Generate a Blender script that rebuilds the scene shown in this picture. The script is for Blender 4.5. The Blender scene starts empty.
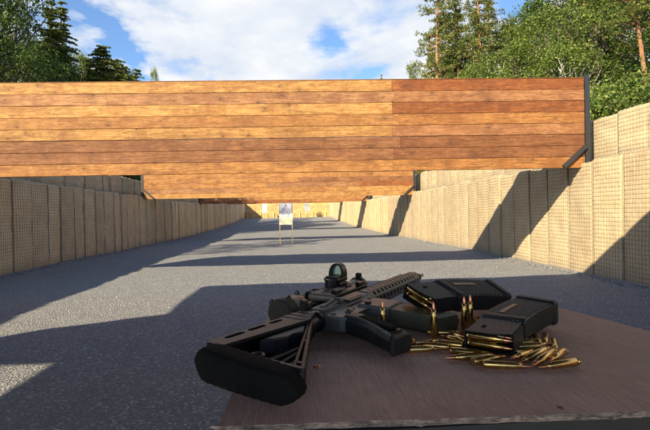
import bpy, bmesh, math, random
from mathutils import Vector, Matrix, noise as mnoise
random.seed(7)
PI = math.pi
S = bpy.context.scene
C = S.collection
T = 1.155            # table top height
XL, XR = -6.42, 5.67  # inner faces of the gabion walls

# ------------------------------------------------------------------ helpers
def G(y):
    """height of the range floor"""
    pts = [(-50, 0), (13, 0), (20, -.08), (28, -.16), (40, -.14), (50, 0.02), (66, .38), (90, .5), (400, .5)]
    for (a, za), (b, zb) in zip(pts, pts[1:]):
        if y <= b:
            t = max(0, (y - a) / (b - a)); t = t * t * (3 - 2 * t) if b > 13 else t
            return za + (zb - za) * t
    return .5

def link(o, parent=None):
    C.objects.link(o)
    if parent: o.parent = parent
    return o

def obj(name, bm, mat, parent=None, smooth=False, color=None, recalc=True):
    me = bpy.data.meshes.new(name)
    if recalc: bmesh.ops.recalc_face_normals(bm, faces=bm.faces[:])
    bm.to_mesh(me); bm.free()
    if mat:
        for m in (mat if isinstance(mat, (list, tuple)) else [mat]): me.materials.append(m)
    if smooth:
        for p in me.polygons: p.use_smooth = True
    o = bpy.data.objects.new(name, me)
    if color: o.color = (*color, 1)
    return link(o, parent)

def tag(o, label, cat, group=None):
    o['label'] = label; o['category'] = cat
    if group: o['group'] = group
    return o

def thing(name, label, cat, loc=(0, 0, 0), group=None, mat=None):
    o = bpy.data.objects.new(name, None); o.empty_display_size = .05
    C.objects.link(o)
    if mat is not None: o.matrix_world = mat
    else: o.location = loc
    return tag(o, label, cat, group)

def struct(o, kind='structure'):
    o['kind'] = kind; return o

def dup(o, parent=None):
    c = o.copy(); C.objects.link(c); c.parent = parent
    for ch in list(o.children): dup(ch, c)
    return c

def box(bm, x0, x1, y0, y1, z0, z1, mi=0):
    v = [bm.verts.new((x, y, z)) for z in (z0, z1) for y in (y0, y1) for x in (x0, x1)]
    for f in ((0, 2, 3, 1), (4, 5, 7, 6), (0, 1, 5, 4), (2, 6, 7, 3), (0, 4, 6, 2), (1, 3, 7, 5)):
        bm.faces.new([v[i] for i in f]).material_index = mi
    return v

def frame(p, q):
    d = (Vector(q) - Vector(p)).normalized()
    up = Vector((0, 0, 1)) if abs(d.z) < .95 else Vector((1, 0, 0))
    s = d.cross(up).normalized(); return d, s, s.cross(d)

def tube(bm, pts, rad, n=8, cap=True, mi=0):
    """tube along pts, rad = number or list"""
    pts = [Vector(p) for p in pts]
    if not isinstance(rad, (list, tuple)): rad = [rad] * len(pts)
    rings = []
    for i, p in enumerate(pts):
        a = pts[max(i - 1, 0)]; b = pts[min(i + 1, len(pts) - 1)]
        d, s, u = frame(a, b)
        rings.append([bm.verts.new(p + (s * math.cos(2 * PI * k / n) + u * math.sin(2 * PI * k / n)) * rad[i]) for k in range(n)])
    for A, B in zip(rings, rings[1:]):
        for k in range(n):
            f = bm.faces.new((A[k], A[(k + 1) % n], B[(k + 1) % n], B[k])); f.material_index = mi
    if cap:
        bm.faces.new(rings[0][::-1]).material_index = mi; bm.faces.new(rings[-1]).material_index = mi
    return rings

def lathe(bm, prof, n=20, axis='z', off=(0, 0, 0), cap=True):
    """prof = [(along, radius)]"""
    off = Vector(off); rings = []
    for h, r in prof:
        ring = []
        for k in range(n):
            c, s = math.cos(2 * PI * k / n) * r, math.sin(2 * PI * k / n) * r
            p = {'z': (c, s, h), 'x': (h, c, s), 'y': (s, h, c)}[axis]
            ring.append(bm.verts.new(off + Vector(p)))
        rings.append(ring)
    for A, B in zip(rings, rings[1:]):
        for k in range(n): bm.faces.new((A[k], A[(k + 1) % n], B[(k + 1) % n], B[k]))
    if cap: bm.faces.new(rings[0][::-1]); bm.faces.new(rings[-1])

def prism(bm, poly, z0, z1, bevel=0, seg=2):
    """polygon in xy extruded in z, edges optionally bevelled"""
    a = [bm.verts.new((x, y, z0)) for x, y in poly]
    b = [bm.verts.new((x, y, z1)) for x, y in poly]
    n = len(poly); fs = [bm.faces.new(a[::-1]), bm.faces.new(b)]
    for k in range(n): fs.append(bm.faces.new((a[k], a[(k + 1) % n], b[(k + 1) % n], b[k])))
    if bevel:
        es = {e for f in fs[:2] for e in f.edges}
        bmesh.ops.bevel(bm, geom=list(es), offset=bevel, segments=seg, affect='EDGES', profile=.5, clamp_overlap=True)

def rrect(w, h, r, n=5, cx=0, cy=0):
    out = []
    for sx, sy, a0 in ((1, 1, 0), (-1, 1, 90), (-1, -1, 180), (1, -1, 270)):
        for k in range(n + 1):
            a = math.radians(a0 + 90 * k / n)
            out.append((cx + sx * (w / 2 - r) + r * math.cos(a), cy + sy * (h / 2 - r) + r * math.sin(a)))
    return out

# ------------------------------------------------------------------ materials
class N:
    def __init__(s, name):
        s.m = bpy.data.materials.new(name); s.m.use_nodes = True
        s.t = s.m.node_tree; s.b = s.t.nodes['Principled BSDF']; s.out = s.t.nodes['Material Output']
    def n(s, typ, **kw):
        x = s.t.nodes.new(typ)
        for k, v in kw.items():
            if k.startswith('i_'):
                key = k[2:]; key = int(key) if key.isdigit() else key.replace('_', ' ')
                if isinstance(v, bpy.types.NodeSocket): s.t.links.new(v, x.inputs[key])
                else: x.inputs[key].default_value = v
            else: setattr(x, k, v)
        return x
    def L(s, a, b): s.t.links.new(a, b)
    def coord(s, scale=(1, 1, 1), rnd=True, loc=None):
        tc = s.n('ShaderNodeTexCoord'); src = tc.outputs['Object']
        if rnd:
            oi = s.n('ShaderNodeObjectInfo')
            m = s.n('ShaderNodeMath', operation='MULTIPLY', i_0=oi.outputs['Random'], i_1=61.0)
            a = s.n('ShaderNodeVectorMath', operation='ADD', i_0=src, i_1=m.outputs[0]); src = a.outputs[0]
        mp = s.n('ShaderNodeMapping', i_Vector=src); mp.inputs['Scale'].default_value = scale
        return mp.outputs[0]
    def noise(s, vec, scale, detail=4, rough=.55, out='Fac', dist=0):
        return s.n('ShaderNodeTexNoise', i_Vector=vec, i_Scale=scale, i_Detail=detail, i_Roughness=rough, i_Distortion=dist).outputs[out]
    def ramp(s, fac, stops, interp='LINEAR'):
        r = s.n('ShaderNodeValToRGB', i_Fac=fac); r.color_ramp.interpolation = interp
        e = r.color_ramp.elements
        while len(e) < len(stops): e.new(.5)
        for x, (p, c) in zip(e, stops):
            x.position = p; x.color = (*c, 1) if not isinstance(c, (int, float)) else (c, c, c, 1)
        return r.outputs['Color']
    def mix(s, fac, a, b, mode='MIX'):
        x = s.n('ShaderNodeMix', data_type='RGBA', blend_type=mode)
        for sock, v in ((x.inputs[0], fac), (x.inputs[6], a), (x.inputs[7], b)):
            if isinstance(v, bpy.types.NodeSocket): s.L(v, sock)
            elif isinstance(v, (int, float)): sock.default_value = v if sock.type == 'VALUE' else (v, v, v, 1)
            else: sock.default_value = (*v, 1)
        return x.outputs[2]
    def math(s, op, a, b=0.0, clamp=False):
        return s.n('ShaderNodeMath', operation=op, use_clamp=clamp, i_0=a, i_1=b).outputs[0]
    def bump(s, h, strength=.5, dist=.01):
        b = s.n('ShaderNodeBump', i_Height=h, i_Strength=strength, i_Distance=dist)
        s.L(b.outputs[0], s.b.inputs['Normal']); return b
    def set(s, **kw):
        for k, v in kw.items():
            k = k.replace('_', ' ')
            if isinstance(v, bpy.types.NodeSocket): s.L(v, s.b.inputs[k])
            else: s.b.inputs[k].default_value = (*v, 1) if isinstance(v, tuple) else v
        return s

def mat_gravel(name, dark=.17, light=.36):
    s = N(name); v = s.coord(rnd=False)
    big = s.noise(v, .35, 3); med = s.noise(v, 3.0, 7, .68); fine = s.noise(v, 75, 4, .75)
    vor = s.n('ShaderNodeTexVoronoi', i_Vector=v, i_Scale=58.0)
    col = s.ramp(fine, [(.28, (dark * .52, dark * .57, dark * .66)), (.5, (dark * 1.15, dark * 1.2, dark * 1.28)), (.72, (light, light * .95, light * .82))])
    col = s.mix(.55, col, s.ramp(s.n('ShaderNodeSeparateColor', i_Color=vor.outputs['Color']).outputs[0], [(0, (dark * .7,) * 3), (.85, (dark * 1.25, dark * 1.3, dark * 1.4)), (1, (light * 1.3, light * 1.22, light * 1.0))]))
    col = s.mix(s.math('MULTIPLY', s.ramp(big, [(.35, 0), (.65, 1)]), .35), col, (dark * 1.4, dark * 1.4, dark * 1.35))
    col = s.mix(s.ramp(med, [(.25, .25), (.6, 0)]), col, (dark * .7, dark * .68, dark * .66))
    h = s.math('ADD', s.math('MULTIPLY', fine, .6), s.math('ADD', s.math('MULTIPLY', med, 2.2), s.math('MULTIPLY', vor.outputs['Distance'], -1.0)))
    s.set(Base_Color=col, Roughness=.95); s.b.inputs['Specular IOR Level'].default_value = .25
    s.bump(h, 1.0, .032)
    return s.m

def mat_wood():
    """board wood, tint from the object's own colour"""
    s = N('stained_board_wood'); v = s.coord(rnd=True)
    oi = s.n('ShaderNodeObjectInfo')
    mp = s.n('ShaderNodeMapping', i_Vector=v); mp.inputs['Scale'].default_value = (1, 12, 12)
    warp = s.noise(v, 3.5, 3, .5, 'Color')
    wv = s.n('ShaderNodeVectorMath', operation='MULTIPLY_ADD', i_0=warp, i_1=(1.2, 1.2, 1.2), i_2=mp.outputs[0]).outputs[0]
    grain = s.noise(wv, 2.2, 8, .72)
    fv = s.n('ShaderNodeMapping', i_Vector=v); fv.inputs['Scale'].default_value = (1.1, 60, 85)
    fine = s.noise(fv.outputs[0], 1.6, 5, .75)
    grain = s.math('ADD', s.math('MULTIPLY', grain, .45), s.math('MULTIPLY', fine, .55))
    kw_ = s.n('ShaderNodeVectorMath', operation='MULTIPLY_ADD', i_0=s.noise(v, 16, 3, .6, 'Color'), i_1=(.06, .06, .06), i_2=v).outputs[0]
    mp2 = s.n('ShaderNodeMapping', i_Vector=kw_); mp2.inputs['Scale'].default_value = (2.6, .01, 4.2)
    ring = s.n('ShaderNodeTexWave', wave_type='BANDS', bands_direction='Z', i_Vector=wv, i_Scale=.55, i_Distortion=5.0, i_Detail=3.0).outputs['Fac']
    sx_ = s.n('ShaderNodeSeparateXYZ', i_Vector=mp2.outputs[0]); cx_ = s.n('ShaderNodeCombineXYZ', i_X=sx_.outputs[0], i_Y=sx_.outputs[2])
    vor = s.n('ShaderNodeTexVoronoi', voronoi_dimensions='2D', i_Vector=cx_.outputs[0], i_Scale=.95, i_Randomness=1.0)
    kg = s.ramp(s.n('ShaderNodeSeparateColor', i_Color=vor.outputs['Color']).outputs[0], [(.66, 0), (.68, 1)])
    knot = s.math('MULTIPLY', kg, s.ramp(vor.outputs['Distance'], [(.0, 1), (.045, .95), (.075, .4), (.2, .2), (.42, 0)]))
    vor.inputs['Randomness'].default_value = 1.0
    lv = s.n('ShaderNodeMapping', i_Vector=v); lv.inputs['Scale'].default_value = (1.0, .3, 1.6); blot = s.noise(lv.outputs[0], 1.7, 5, .7)
    dv = s.n('ShaderNodeMapping', i_Vector=v); dv.inputs['Scale'].default_value = (3.2, 1, 1.6); drip = s.noise(dv.outputs[0], 1.6, 4, .65); bv = s.n('ShaderNodeMapping', i_Vector=v); bv.inputs['Scale'].default_value = (.8, 3, 3); blot2 = s.noise(bv.outputs[0], 7, 6, .75)
    base = oi.outputs['Color']
    dk = s.mix(1.0, base, (.36, .27, .2), 'MULTIPLY'); lt = s.mix(1.0, base, (1.5, 1.48, 1.4), 'MULTIPLY')
    col = s.mix(s.ramp(grain, [(.41, 0), (.585, 1)]), dk, lt)
    col = s.mix(s.math('MULTIPLY', ring, .3), col, s.mix(1.0, base, (.66, .55, .45), 'MULTIPLY'))
    col = s.mix(s.ramp(blot, [(.38, .8), (.54, 0)]), col, s.mix(1.0, base, (.62, .5, .46), 'MULTIPLY'))
    col = s.mix(s.ramp(blot2, [(.54, 0), (.68, .6)]), col, s.mix(1.0, base, (1.45, 1.45, 1.35), 'MULTIPLY'))
    col = s.mix(s.ramp(blot2, [(.33, .6), (.45, 0)]), col, s.mix(1.0, base, (.5, .38, .3), 'MULTIPLY'))
    col = s.mix(s.math('MULTIPLY', knot, .85), col, (.06, .024, .01))
    col = s.mix(s.ramp(drip, [(.5, 0), (.8, .3)]), col, s.mix(1.0, base, (1.35, 1.4, 1.45), 'MULTIPLY'))
    col = s.mix(s.ramp(drip, [(.25, .4), (.5, 0)]), col, s.mix(1.0, base, (.6, .5, .45), 'MULTIPLY'))
    cv = s.n('ShaderNodeMapping', i_Vector=v); cv.inputs['Scale'].default_value = (.9, 5, 14)
    crack = s.ramp(s.noise(cv.outputs[0], 1.7, 6, .6), [(.485, 0), (.5, 1), (.515, 0)])
    cm = s.ramp(s.noise(v, 1.1, 2), [(.42, 0), (.52, .8)])
    col = s.mix(s.math('MULTIPLY', crack, cm), col, (.05, .025, .015))
    s.set(Base_Color=col, Roughness=.75); s.b.inputs['Specular IOR Level'].default_value = .3
    s.bump(s.math('ADD', grain, s.math('MULTIPLY', knot, -.5)), .5, .004)
    return s.m

def mat_fabric(name='geotextile', c=(.42, .32, .185)):
    s = N(name); v = s.coord(rnd=True)
    st = s.noise(v, 2.3, 5, .65); f = s.noise(v, 130, 3, .7)
    sv = s.n('ShaderNodeMapping', i_Vector=v); sv.inputs['Scale'].default_value = (6, 6, .5)
    streak = s.noise(sv.outputs[0], 1.6, 4, .6)
    col = s.mix(s.ramp(st, [(.38, .6), (.58, 0)]), c, (c[0] * .72, c[1] * .7, c[2] * .68))
    col = s.mix(s.ramp(streak, [(.55, 0), (.75, .4)]), col, (c[0] * 1.1, c[1] * 1.12, c[2] * 1.25))
    col = s.mix(s.math('MULTIPLY', f, .25), col, (c[0] * .7, c[1] * .7, c[2] * .7))
    s.set(Base_Color=col, Roughness=.92); s.b.inputs['Specular IOR Level'].default_value = .2
    oi = s.n('ShaderNodeObjectInfo')
    tint = s.ramp(oi.outputs['Random'], [(0, (.84, .83, .82)), (.5, (.97, .97, .97)), (1, (1.06, 1.05, 1.02))])
    col = s.mix(1.0, col, tint, 'MULTIPLY')
    sp = s.n('ShaderNodeSeparateXYZ', i_Vector=s.n('ShaderNodeTexCoord').outputs['Object'])
    splash = s.math('SUBTRACT', s.math('ADD', s.math('MULTIPLY', st, .35), .12), sp.outputs[2])
    col = s.mix(s.ramp(splash, [(0, 0), (.25, .5)]), col, (.2, .18, .15))
    s.set(Base_Color=col)
    wr = s.n('ShaderNodeMapping', i_Vector=v); wr.inputs['Scale'].default_value = (9, 9, 3.2); wn = s.noise(wr.outputs[0], 1.5, 5, .65, dist=1.0)
    s.bump(s.math('ADD', s.math('MULTIPLY', f, .12), wn), .55, .02); return s.m

def simple(name, col, rough=.5, metal=0, var=.25, scale=30, bump=0, spec=.5, bd=.001, coat=0):
    s = N(name); v = s.coord(rnd=True)
    n1 = s.noise(v, scale, 5, .6); n2 = s.noise(v, scale * 5, 3, .6)
    c = s.mix(s.ramp(n1, [(.3, 0), (.7, 1)]), tuple(x * (1 - var) for x in col), tuple(min(1, x * (1 + var)) for x in col))
    s.set(Base_Color=c, Metallic=metal, Roughness=s.ramp(n2, [(.3, max(.03, rough - .08)), (.7, min(1, rough + .1))]))
    s.b.inputs['Specular IOR Level'].default_value = spec; s.b.inputs['Coat Weight'].default_value = coat
    if bump: s.bump(n2, bump, bd)
    return s.m

def mat_leaf(name, a, b, c, tr=.3):
    s = N(name)
    g = s.n('ShaderNodeNewGeometry'); r = g.outputs['Random Per Island']
    v = s.coord(rnd=True); cl = s.noise(v, .45, 3, .6)
    col = s.mix(s.ramp(s.math('MULTIPLY_ADD', r, .55) if False else s.math('ADD', s.math('MULTIPLY', r, .6), s.math('MULTIPLY', cl, .5)), [(.2, a), (.5, b), (.8, c)]), (0, 0, 0), (0, 0, 0)) if False else \
        s.ramp(s.math('ADD', s.math('MULTIPLY', r, .6), s.math('MULTIPLY', cl, .45)), [(.2, a), (.5, b), (.82, c)])
    s.set(Base_Color=col, Roughness=.55); s.b.inputs['Specular IOR Level'].default_value = .3
    t = s.n('ShaderNodeBsdfTranslucent', i_Color=s.mix(1.0, col, (1.4, 1.5, .7), 'MULTIPLY'))
    mx = s.n('ShaderNodeMixShader', i_Fac=tr); s.L(s.b.outputs[0], mx.inputs[1]); s.L(t.outputs[0], mx.inputs[2])
    s.L(mx.outputs[0], s.out.inputs['Surface']); return s.m

def mat_bark(name, a, b, scale=9, up=.25):
    s = N(name); v = s.coord(rnd=True)
    mp = s.n('ShaderNodeMapping', i_Vector=v); mp.inputs['Scale'].default_value = (1, 1, up)
    n = s.noise(mp.outputs[0], scale, 6, .7); s.set(Base_Color=s.ramp(n, [(.38, a), (.6, b)]), Roughness=.9)
    s.bump(n, .8, .03); return s.m

def mat_table():
    s = N('film_faced_plywood'); v = s.coord(rnd=False)
    mp = s.n('ShaderNodeMapping', i_Vector=v); mp.inputs['Rotation'].default_value = (0, 0, math.radians(97)); mp.inputs['Scale'].default_value = (520, 34, 60)
    g = s.noise(mp.outputs[0], 1.0, 5, .7)
    st = s.noise(v, 7, 6, .65); st2 = s.noise(v, 60, 4, .75)
    col = s.ramp(g, [(.32, (.40, .225, .185)), (.5, (.53, .32, .265)), (.68, (.64, .42, .36))])
    col = s.mix(s.ramp(st, [(.36, .5), (.6, 0)]), col, (.26, .15, .125))
    col = s.mix(s.ramp(st2, [(.62, 0), (.72, .45)]), col, (.42, .33, .31))
    pwv = s.n('ShaderNodeVectorMath', operation='MULTIPLY_ADD', i_0=s.noise(v, 140, 3, .7, 'Color'), i_1=(.012, .012, .0), i_2=v).outputs[0]
    pit = s.n('ShaderNodeTexVoronoi', i_Vector=pwv, i_Scale=15.0); big = s.ramp(pit.outputs['Distance'], [(.0, 1), (.03, 1), (.06, 0)])
    gate = s.ramp(s.n('ShaderNodeSeparateColor', i_Color=pit.outputs['Color']).outputs[0], [(.6, 0), (.62, 1)])
    col = s.mix(s.math('MULTIPLY', big, gate), col, (.022, .014, .012))
    sc = s.n('ShaderNodeMapping', i_Vector=v); sc.inputs['Rotation'].default_value = (0, 0, .5); sc.inputs['Scale'].default_value = (90, 3, 1)
    scr = s.ramp(s.noise(sc.outputs[0], 1.3, 2), [(.66, 0), (.7, .3)])
    col = s.mix(scr, col, (.28, .22, .2))
    s.set(Base_Color=col, Roughness=s.ramp(st, [(.3, .5), (.7, .72)]))
    s.bump(s.math('ADD', g, s.math('MULTIPLY', st2, .6)), .55, .0009); return s.m

M = {}
M['gravel'] = mat_gravel('crushed_grey_gravel', .215, .72)
M['earth'] = simple('forest_earth', (.09, .085, .04), .95, var=.5, scale=1.5, bump=.6, bd=.05)
M['wood'] = mat_wood()
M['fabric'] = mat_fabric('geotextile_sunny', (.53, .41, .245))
M['fabric2'] = mat_fabric('geotextile_shade_lifted', (.68, .53, .34))  # same cloth in a lighter copy, its colour brightening the shaded left wall
M['wire'] = simple('galvanised_wire', (.16, .15, .13), .6, .4)
M['zinc'] = simple('zinc_roof_sheet', (.06, .06, .07), .5, .0, var=.1, scale=2)
M['blacksteel'] = simple('black_painted_steel', (.022, .023, .026), .5, .0, bump=.1)
M['table'] = mat_table()
M['splinter'] = simple('raw_plywood_edge', (.3, .22, .18), .9, var=.75, scale=70, bump=.8, bd=.002)
M['polymer'] = simple('black_polymer', (.012, .013, .016), .42, 0, var=.15, scale=60, bump=.06, spec=.32)
M['rubber'] = simple('black_rubber', (.007, .007, .0075), .85, 0, var=.2, bump=.3, spec=.15)
M['anod'] = simple('grey_brown_anodised_metal', (.092, .088, .085), .38, .35, var=.15, scale=40, bump=.05, spec=.5)
M['anodk'] = simple('black_anodised_metal', (.018, .018, .02), .35, .3, var=.2, scale=40, spec=.5)
M['steel'] = simple('dark_steel', (.035, .033, .033), .35, .8)
M['scopetan'] = simple('bronze_scope_finish', (.2, .165, .135), .4, .35, var=.1, scale=30)
M['capol'] = simple('olive_flip_cap', (.022, .02, .014), .6, 0, var=.25, scale=80)
M['olive'] = simple('olive_green_polymer', (.062, .057, .036), .42, 0, var=.3, scale=25, bump=.1)
M['brass'] = simple('cartridge_brass', (.70, .46, .16), .22, 1, var=.32, scale=38, coat=.1)
M['copper'] = simple('copper_bullet_jacket', (.72, .33, .18), .26, 1, var=.12, scale=120)
M['window'] = simple('amber_round_window', (.32, .2, .1), .35, .0, var=.3, scale=160)
M['white'] = simple('white_paper', (.8, .8, .78), .8, var=.03, scale=6)
M['cream'] = simple('cream_board', (.76, .68, .46), .8, var=.06, scale=8)
M['greyp'] = simple('grey_target_paper', (.3, .31, .38), .8, var=.06, scale=5)
M['ink'] = simple('black_ink', (.03, .03, .04), .8)
M['batten'] = simple('pale_pine_batten', (.6, .42, .2), .7, var=.15, scale=12)
M['dirt'] = mat_gravel('gabion_fill_gravel', .14, .3)

s = N('coated_sight_glass'); s.set(Base_Color=(.55, .75, .68), Roughness=.03, Metallic=.0)
s.b.inputs['Transmission Weight'].default_value = .75; s.b.inputs['IOR'].default_value = 1.25
s.b.inputs['Coat Weight'].default_value = .6; M['glass'] = s.m

M['lf_dec'] = mat_leaf('broadleaf_foliage', (.025, .055, .01), (.09, .14, .022), (.24, .27, .06))
M['lf_dark'] = mat_leaf('dark_broadleaf_foliage', (.02, .045, .009), (.05, .09, .016), (.12, .17, .035), .28)
M['lf_spr'] = mat_leaf('spruce_needles', (.045, .07, .018), (.12, .15, .038), (.25, .26, .08), .35)
M['lf_pine'] = mat_leaf('pine_needles', (.045, .075, .02), (.12, .15, .035), (.26, .26, .07), .35)
M['bk_pine'] = mat_bark('orange_pine_bark', (.14, .07, .035), (.36, .18, .08))
M['bk_dark'] = mat_bark('brown_bark', (.05, .038, .028), (.13, .1, .075))
M['bk_birch'] = mat_bark('pale_birch_bark', (.12, .11, .1), (.6, .57, .52), 5, 2.5)

# ------------------------------------------------------------------ ground
bm = bmesh.new()
ys = [-12 + .25 * i for i in range(int(27 / .25))] + [15 + .6 * i for i in range(90)]
xs = [-7.6 + .25 * i for i in range(58)]
grid = []
for y in ys:
    row = []
    for x in xs:
        z = G(y) + .018 * mnoise.noise(Vector((x * .9, y * .9, 0))) + .012 * mnoise.noise(Vector((x * 2.7, y * 2.7, 4)))
        edge = min(x - XL, XR - x)
        if edge < .5: z += .05 * (1 - max(edge, 0) / .5) ** 2
        row.append(bm.verts.new((x, y, z)))
    grid.append(row)
for a, b in zip(grid, grid[1:]):
    for i in range(len(xs) - 1): bm.faces.new((a[i], a[i + 1], b[i + 1], b[i]))
struct(obj('gravel_ground', bm, M['gravel'], smooth=True))
bm = bmesh.new()
box(bm, -900, 900, -500, 1500, -1.2, -.32)
struct(obj('ground', bm, M['earth']))

# loose stones scattered on the range floor (nobody could count them)
bm = bmesh.new()
rs = random.Random(3)
for i in range(3800):
    y = 2.6 + 15 * rs.random() ** 1.7; x = rs.uniform(max(XL, -.8 * y - .5), min(XR, .75 * y))
    r = rs.uniform(.004, .0115) * (1 + (rs.random() > .985) * .8)
    m = Matrix.Translation((x, y, G(y) + .014 * mnoise.noise(Vector((x * .9, y * .9, 0))) + r * .35)) @ Matrix.Rotation(rs.random() * 6, 4, 'Z') @ Matrix.Diagonal((r, r * rs.uniform(.6, 1), r * rs.uniform(.4, .8), 1))
    bmesh.ops.create_icosphere(bm, subdivisions=1, radius=1, matrix=m)
struct(obj('loose_stones', bm, simple('pale_stones', (.3, .29, .27), .9, var=.4, scale=3)), 'stuff')

bm = bmesh.new()
for i in range(420):
    y = 2.8 + 22 * rs.random() ** 1.5; x = rs.uniform(max(XL, -.8 * y - .5), min(XR, .75 * y)); z = G(y) + .03; r = rs.uniform(.008, .018); a = rs.random() * 6
    c, d = r * math.cos(a), r * math.sin(a)
    bm.faces.new([bm.verts.new(q) for q in ((x + c, y + d, z + .003), (x - d * .5, y + c * .5, z + .006), (x - c, y - d, z), (x + d * .5, y - c * .5, z + .002))])
struct(obj('fallen_leaves', bm, simple('dry_leaf', (.42, .3, .12), .8, var=.5, scale=4), recalc=False), 'stuff')
bm = bmesh.new()
for i in range(900):
    side = rs.random() < .5; y = 6 + 30 * rs.random() ** 1.6
    x = (XL + .05 + abs(rs.gauss(0, .16))) if side else (XR - .05 - abs(rs.gauss(0, .16)))
    r = rs.uniform(.01, .03)
    m = Matrix.Translation((x, y, G(y) + .04)) @ Matrix.Rotation(rs.random() * 6, 4, 'Z') @ Matrix.Diagonal((r, r * rs.uniform(.6, 1), r * rs.uniform(.4, .8), 1))
    bmesh.ops.create_icosphere(bm, subdivisions=1, radius=1, matrix=m)
struct(obj('wall_foot_stones', bm, M['gravel']), 'stuff')
# ------------------------------------------------------------------ gabion walls
CW = .762; MS = .0762
def basket_bm(h, fine, seed, depth=.9, bl=(.035, .075)):
    """fabric-lined basket; face in the xz plane looking to -y, width CW, height h"""
    r = random.Random(seed); bm = bmesh.new()
    nu, nv = 10, int(round(h / MS)); sub = 3 if fine else 1
    NU, NV = nu * sub, nv * sub
    bul = r.uniform(*bl); ph = r.random() * 9; lean = r.uniform(-.02, .02)
    cell = {}
    def bulge(u, v):
        return bul * (1 - abs(2 * u - 1) ** 2.6) * (.55 + .45 * math.sin(PI * min(1, v * 1.15))) + lean * (u - .5) * 2 \
            + (.022 if bl[1] > .05 else .012) * mnoise.noise(Vector((u * 2.3 + ph, v * 5, seed)))
    def P(i, j):
        u, v = i / NU, j / NV
        d = bulge(u, v)
        if fine:
            ci, cj = int(i / sub), int(j / sub)
            q = 0.011 * abs(math.sin(PI * u * nu)) ** .6 * abs(math.sin(PI * v * nv)) ** .6
            k = (ci, cj)
            if k not in cell: cell[k] = r.uniform(.35, 1.3)
            d += q * cell[k]
        dz = 0
        if j == NV: dz = .012 * mnoise.noise(Vector((u * 3 + ph, 1, 2)))
        return Vector(((u - .5) * CW * .985, -d, v * h + dz))
    V = [[bm.verts.new(P(i, j)) for i in range(NU + 1)] for j in range(NV + 1)]
    for j in range(NV):
        for i in range(NU): bm.faces.new((V[j][i], V[j][i + 1], V[j + 1][i + 1], V[j + 1][i]))
    # folded fabric flap on the top edge and the sides / back
    top = V[-1]
    f1 = [bm.verts.new(v.co + Vector((0, .035, .016 + .006 * math.sin(k * 1.3)))) for k, v in enumerate(top)]
    f2 = [bm.verts.new(v.co + Vector((0, .11, -.006 + .02 * mnoise.noise(Vector((k * .5, ph, 0)))))) for k, v in enumerate(top)]
    for A, B in ((top, f1), (f1, f2)):
        for k in range(len(A) - 1): bm.faces.new((A[k], A[k + 1], B[k + 1], B[k]))
    x0, x1 = -CW * .4925, CW * .4925
    bk = [bm.verts.new((x0, depth, 0)), bm.verts.new((x1, depth, 0)), bm.verts.new((x1, depth, h)), bm.verts.new((x0, depth, h))]
    bm.faces.new((bk[1], bk[0], bk[3], bk[2]))
    bm.faces.new([V[j][0] for j in range(NV + 1)] + [f1[0], f2[0]] + [bk[3], bk[0]])
    bm.faces.new([V[j][NU] for j in range(NV + 1)] + [f1[-1], f2[-1]] + [bk[2], bk[1]])
    nf = bm.faces.new(f2 + [bk[2], bk[3]]); nf.material_index = 1
    wires = None
    if fine:
        wires = bmesh.new(); w = .0026
        def ribbon(pts, horiz):
            rg = []
            for p in pts:
                o = (Vector((0, 0, w)), Vector((0, -w * 1.4, 0)), Vector((0, 0, -w))) if horiz else (Vector((w, 0, 0)), Vector((0, -w * 1.4, 0)), Vector((-w, 0, 0)))
                rg.append([wires.verts.new(p + q) for q in o])
            for a, b in zip(rg, rg[1:]):
                wires.faces.new((a[0], a[1], b[1], b[0])); wires.faces.new((a[1], a[2], b[2], b[1]))
        def W(u, v): return Vector(((u - .5) * CW * .985, -bulge(u, v) - .0025, v * h))
        for j in range(nv + 1): ribbon([W(k / 12, j / nv) for k in range(13)], True)
        for i in range(nu + 1): ribbon([W(i / nu, k / 24) for k in range(25)], False)
        # coil hinge at the left edge
        n = int(h / .012)
        pts = [Vector((-CW * .5 + .009 * math.cos(k * 1.9), -.012 + .009 * math.sin(k * 1.9) - .0, k * .012 * .985)) for k in range(n)]
        coil = bmesh.new(); tube(coil, pts, .0028, 3, False)
        return bm, wires, coil
    return bm, None, None

def basket_proto(h, fine, seed, mat, bl):
    b, w, c = basket_bm(h, fine, seed, bl=bl)
    me = bpy.data.meshes.new('basket'); bmesh.ops.recalc_face_normals(b, faces=b.faces[:]); b.to_mesh(me); b.free()
    me.materials.append(mat); me.materials.append(M['dirt'])
    for p in me.polygons: p.use_smooth = len(p.vertices) == 4
    out = [me]
    for q, nm in ((w, 'wire_mesh'), (c, 'hinge_coil')):
        if q:
            m2 = bpy.data.meshes.new(nm); q.to_mesh(m2); q.free(); m2.materials.append(M['wire']); out.append(m2)
    return out

def gabion_wall(label, side, x, h, y0, y1, zoff, mat, seed, group, near=26):
    """side +1: wall on the right (faces -x), side -1: wall on the left (faces +x)"""
    fine = [basket_proto(h, True, seed + k, mat, (.012, .03) if side > 0 else (.035, .075)) for k in range(5)]
    coarse = [basket_proto(h, False, seed + k, mat, (.012, .03) if side > 0 else (.035, .075)) for k in range(3)]
    root = thing('gabion_wall', label, 'wall', (x, y0, 0), group)
    n = int((y1 - y0) / CW); r = random.Random(seed)
    for k in range(n):
        y = y0 + CW * (k + .5)
        pr = r.choice(fine if y < near else coarse)
        o = link(bpy.data.objects.new('basket', pr[0]), root)
        jit = r.uniform(-.035, .035) if side < 0 else r.uniform(-.012, .012)
        rz = (-PI / 2 if side > 0 else PI / 2) + r.uniform(-.05, .05) * (1.6 if side < 0 else .2)
        o.location = (jit, y - y0, G(y) - .03 + zoff + r.uniform(-.03, .03))
        o.rotation_euler = (r.uniform(-.008, .008), 0, rz)
        for m2 in pr[1:]: link(bpy.data.objects.new(m2.name.split('.')[0], m2), o)
    return root

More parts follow.
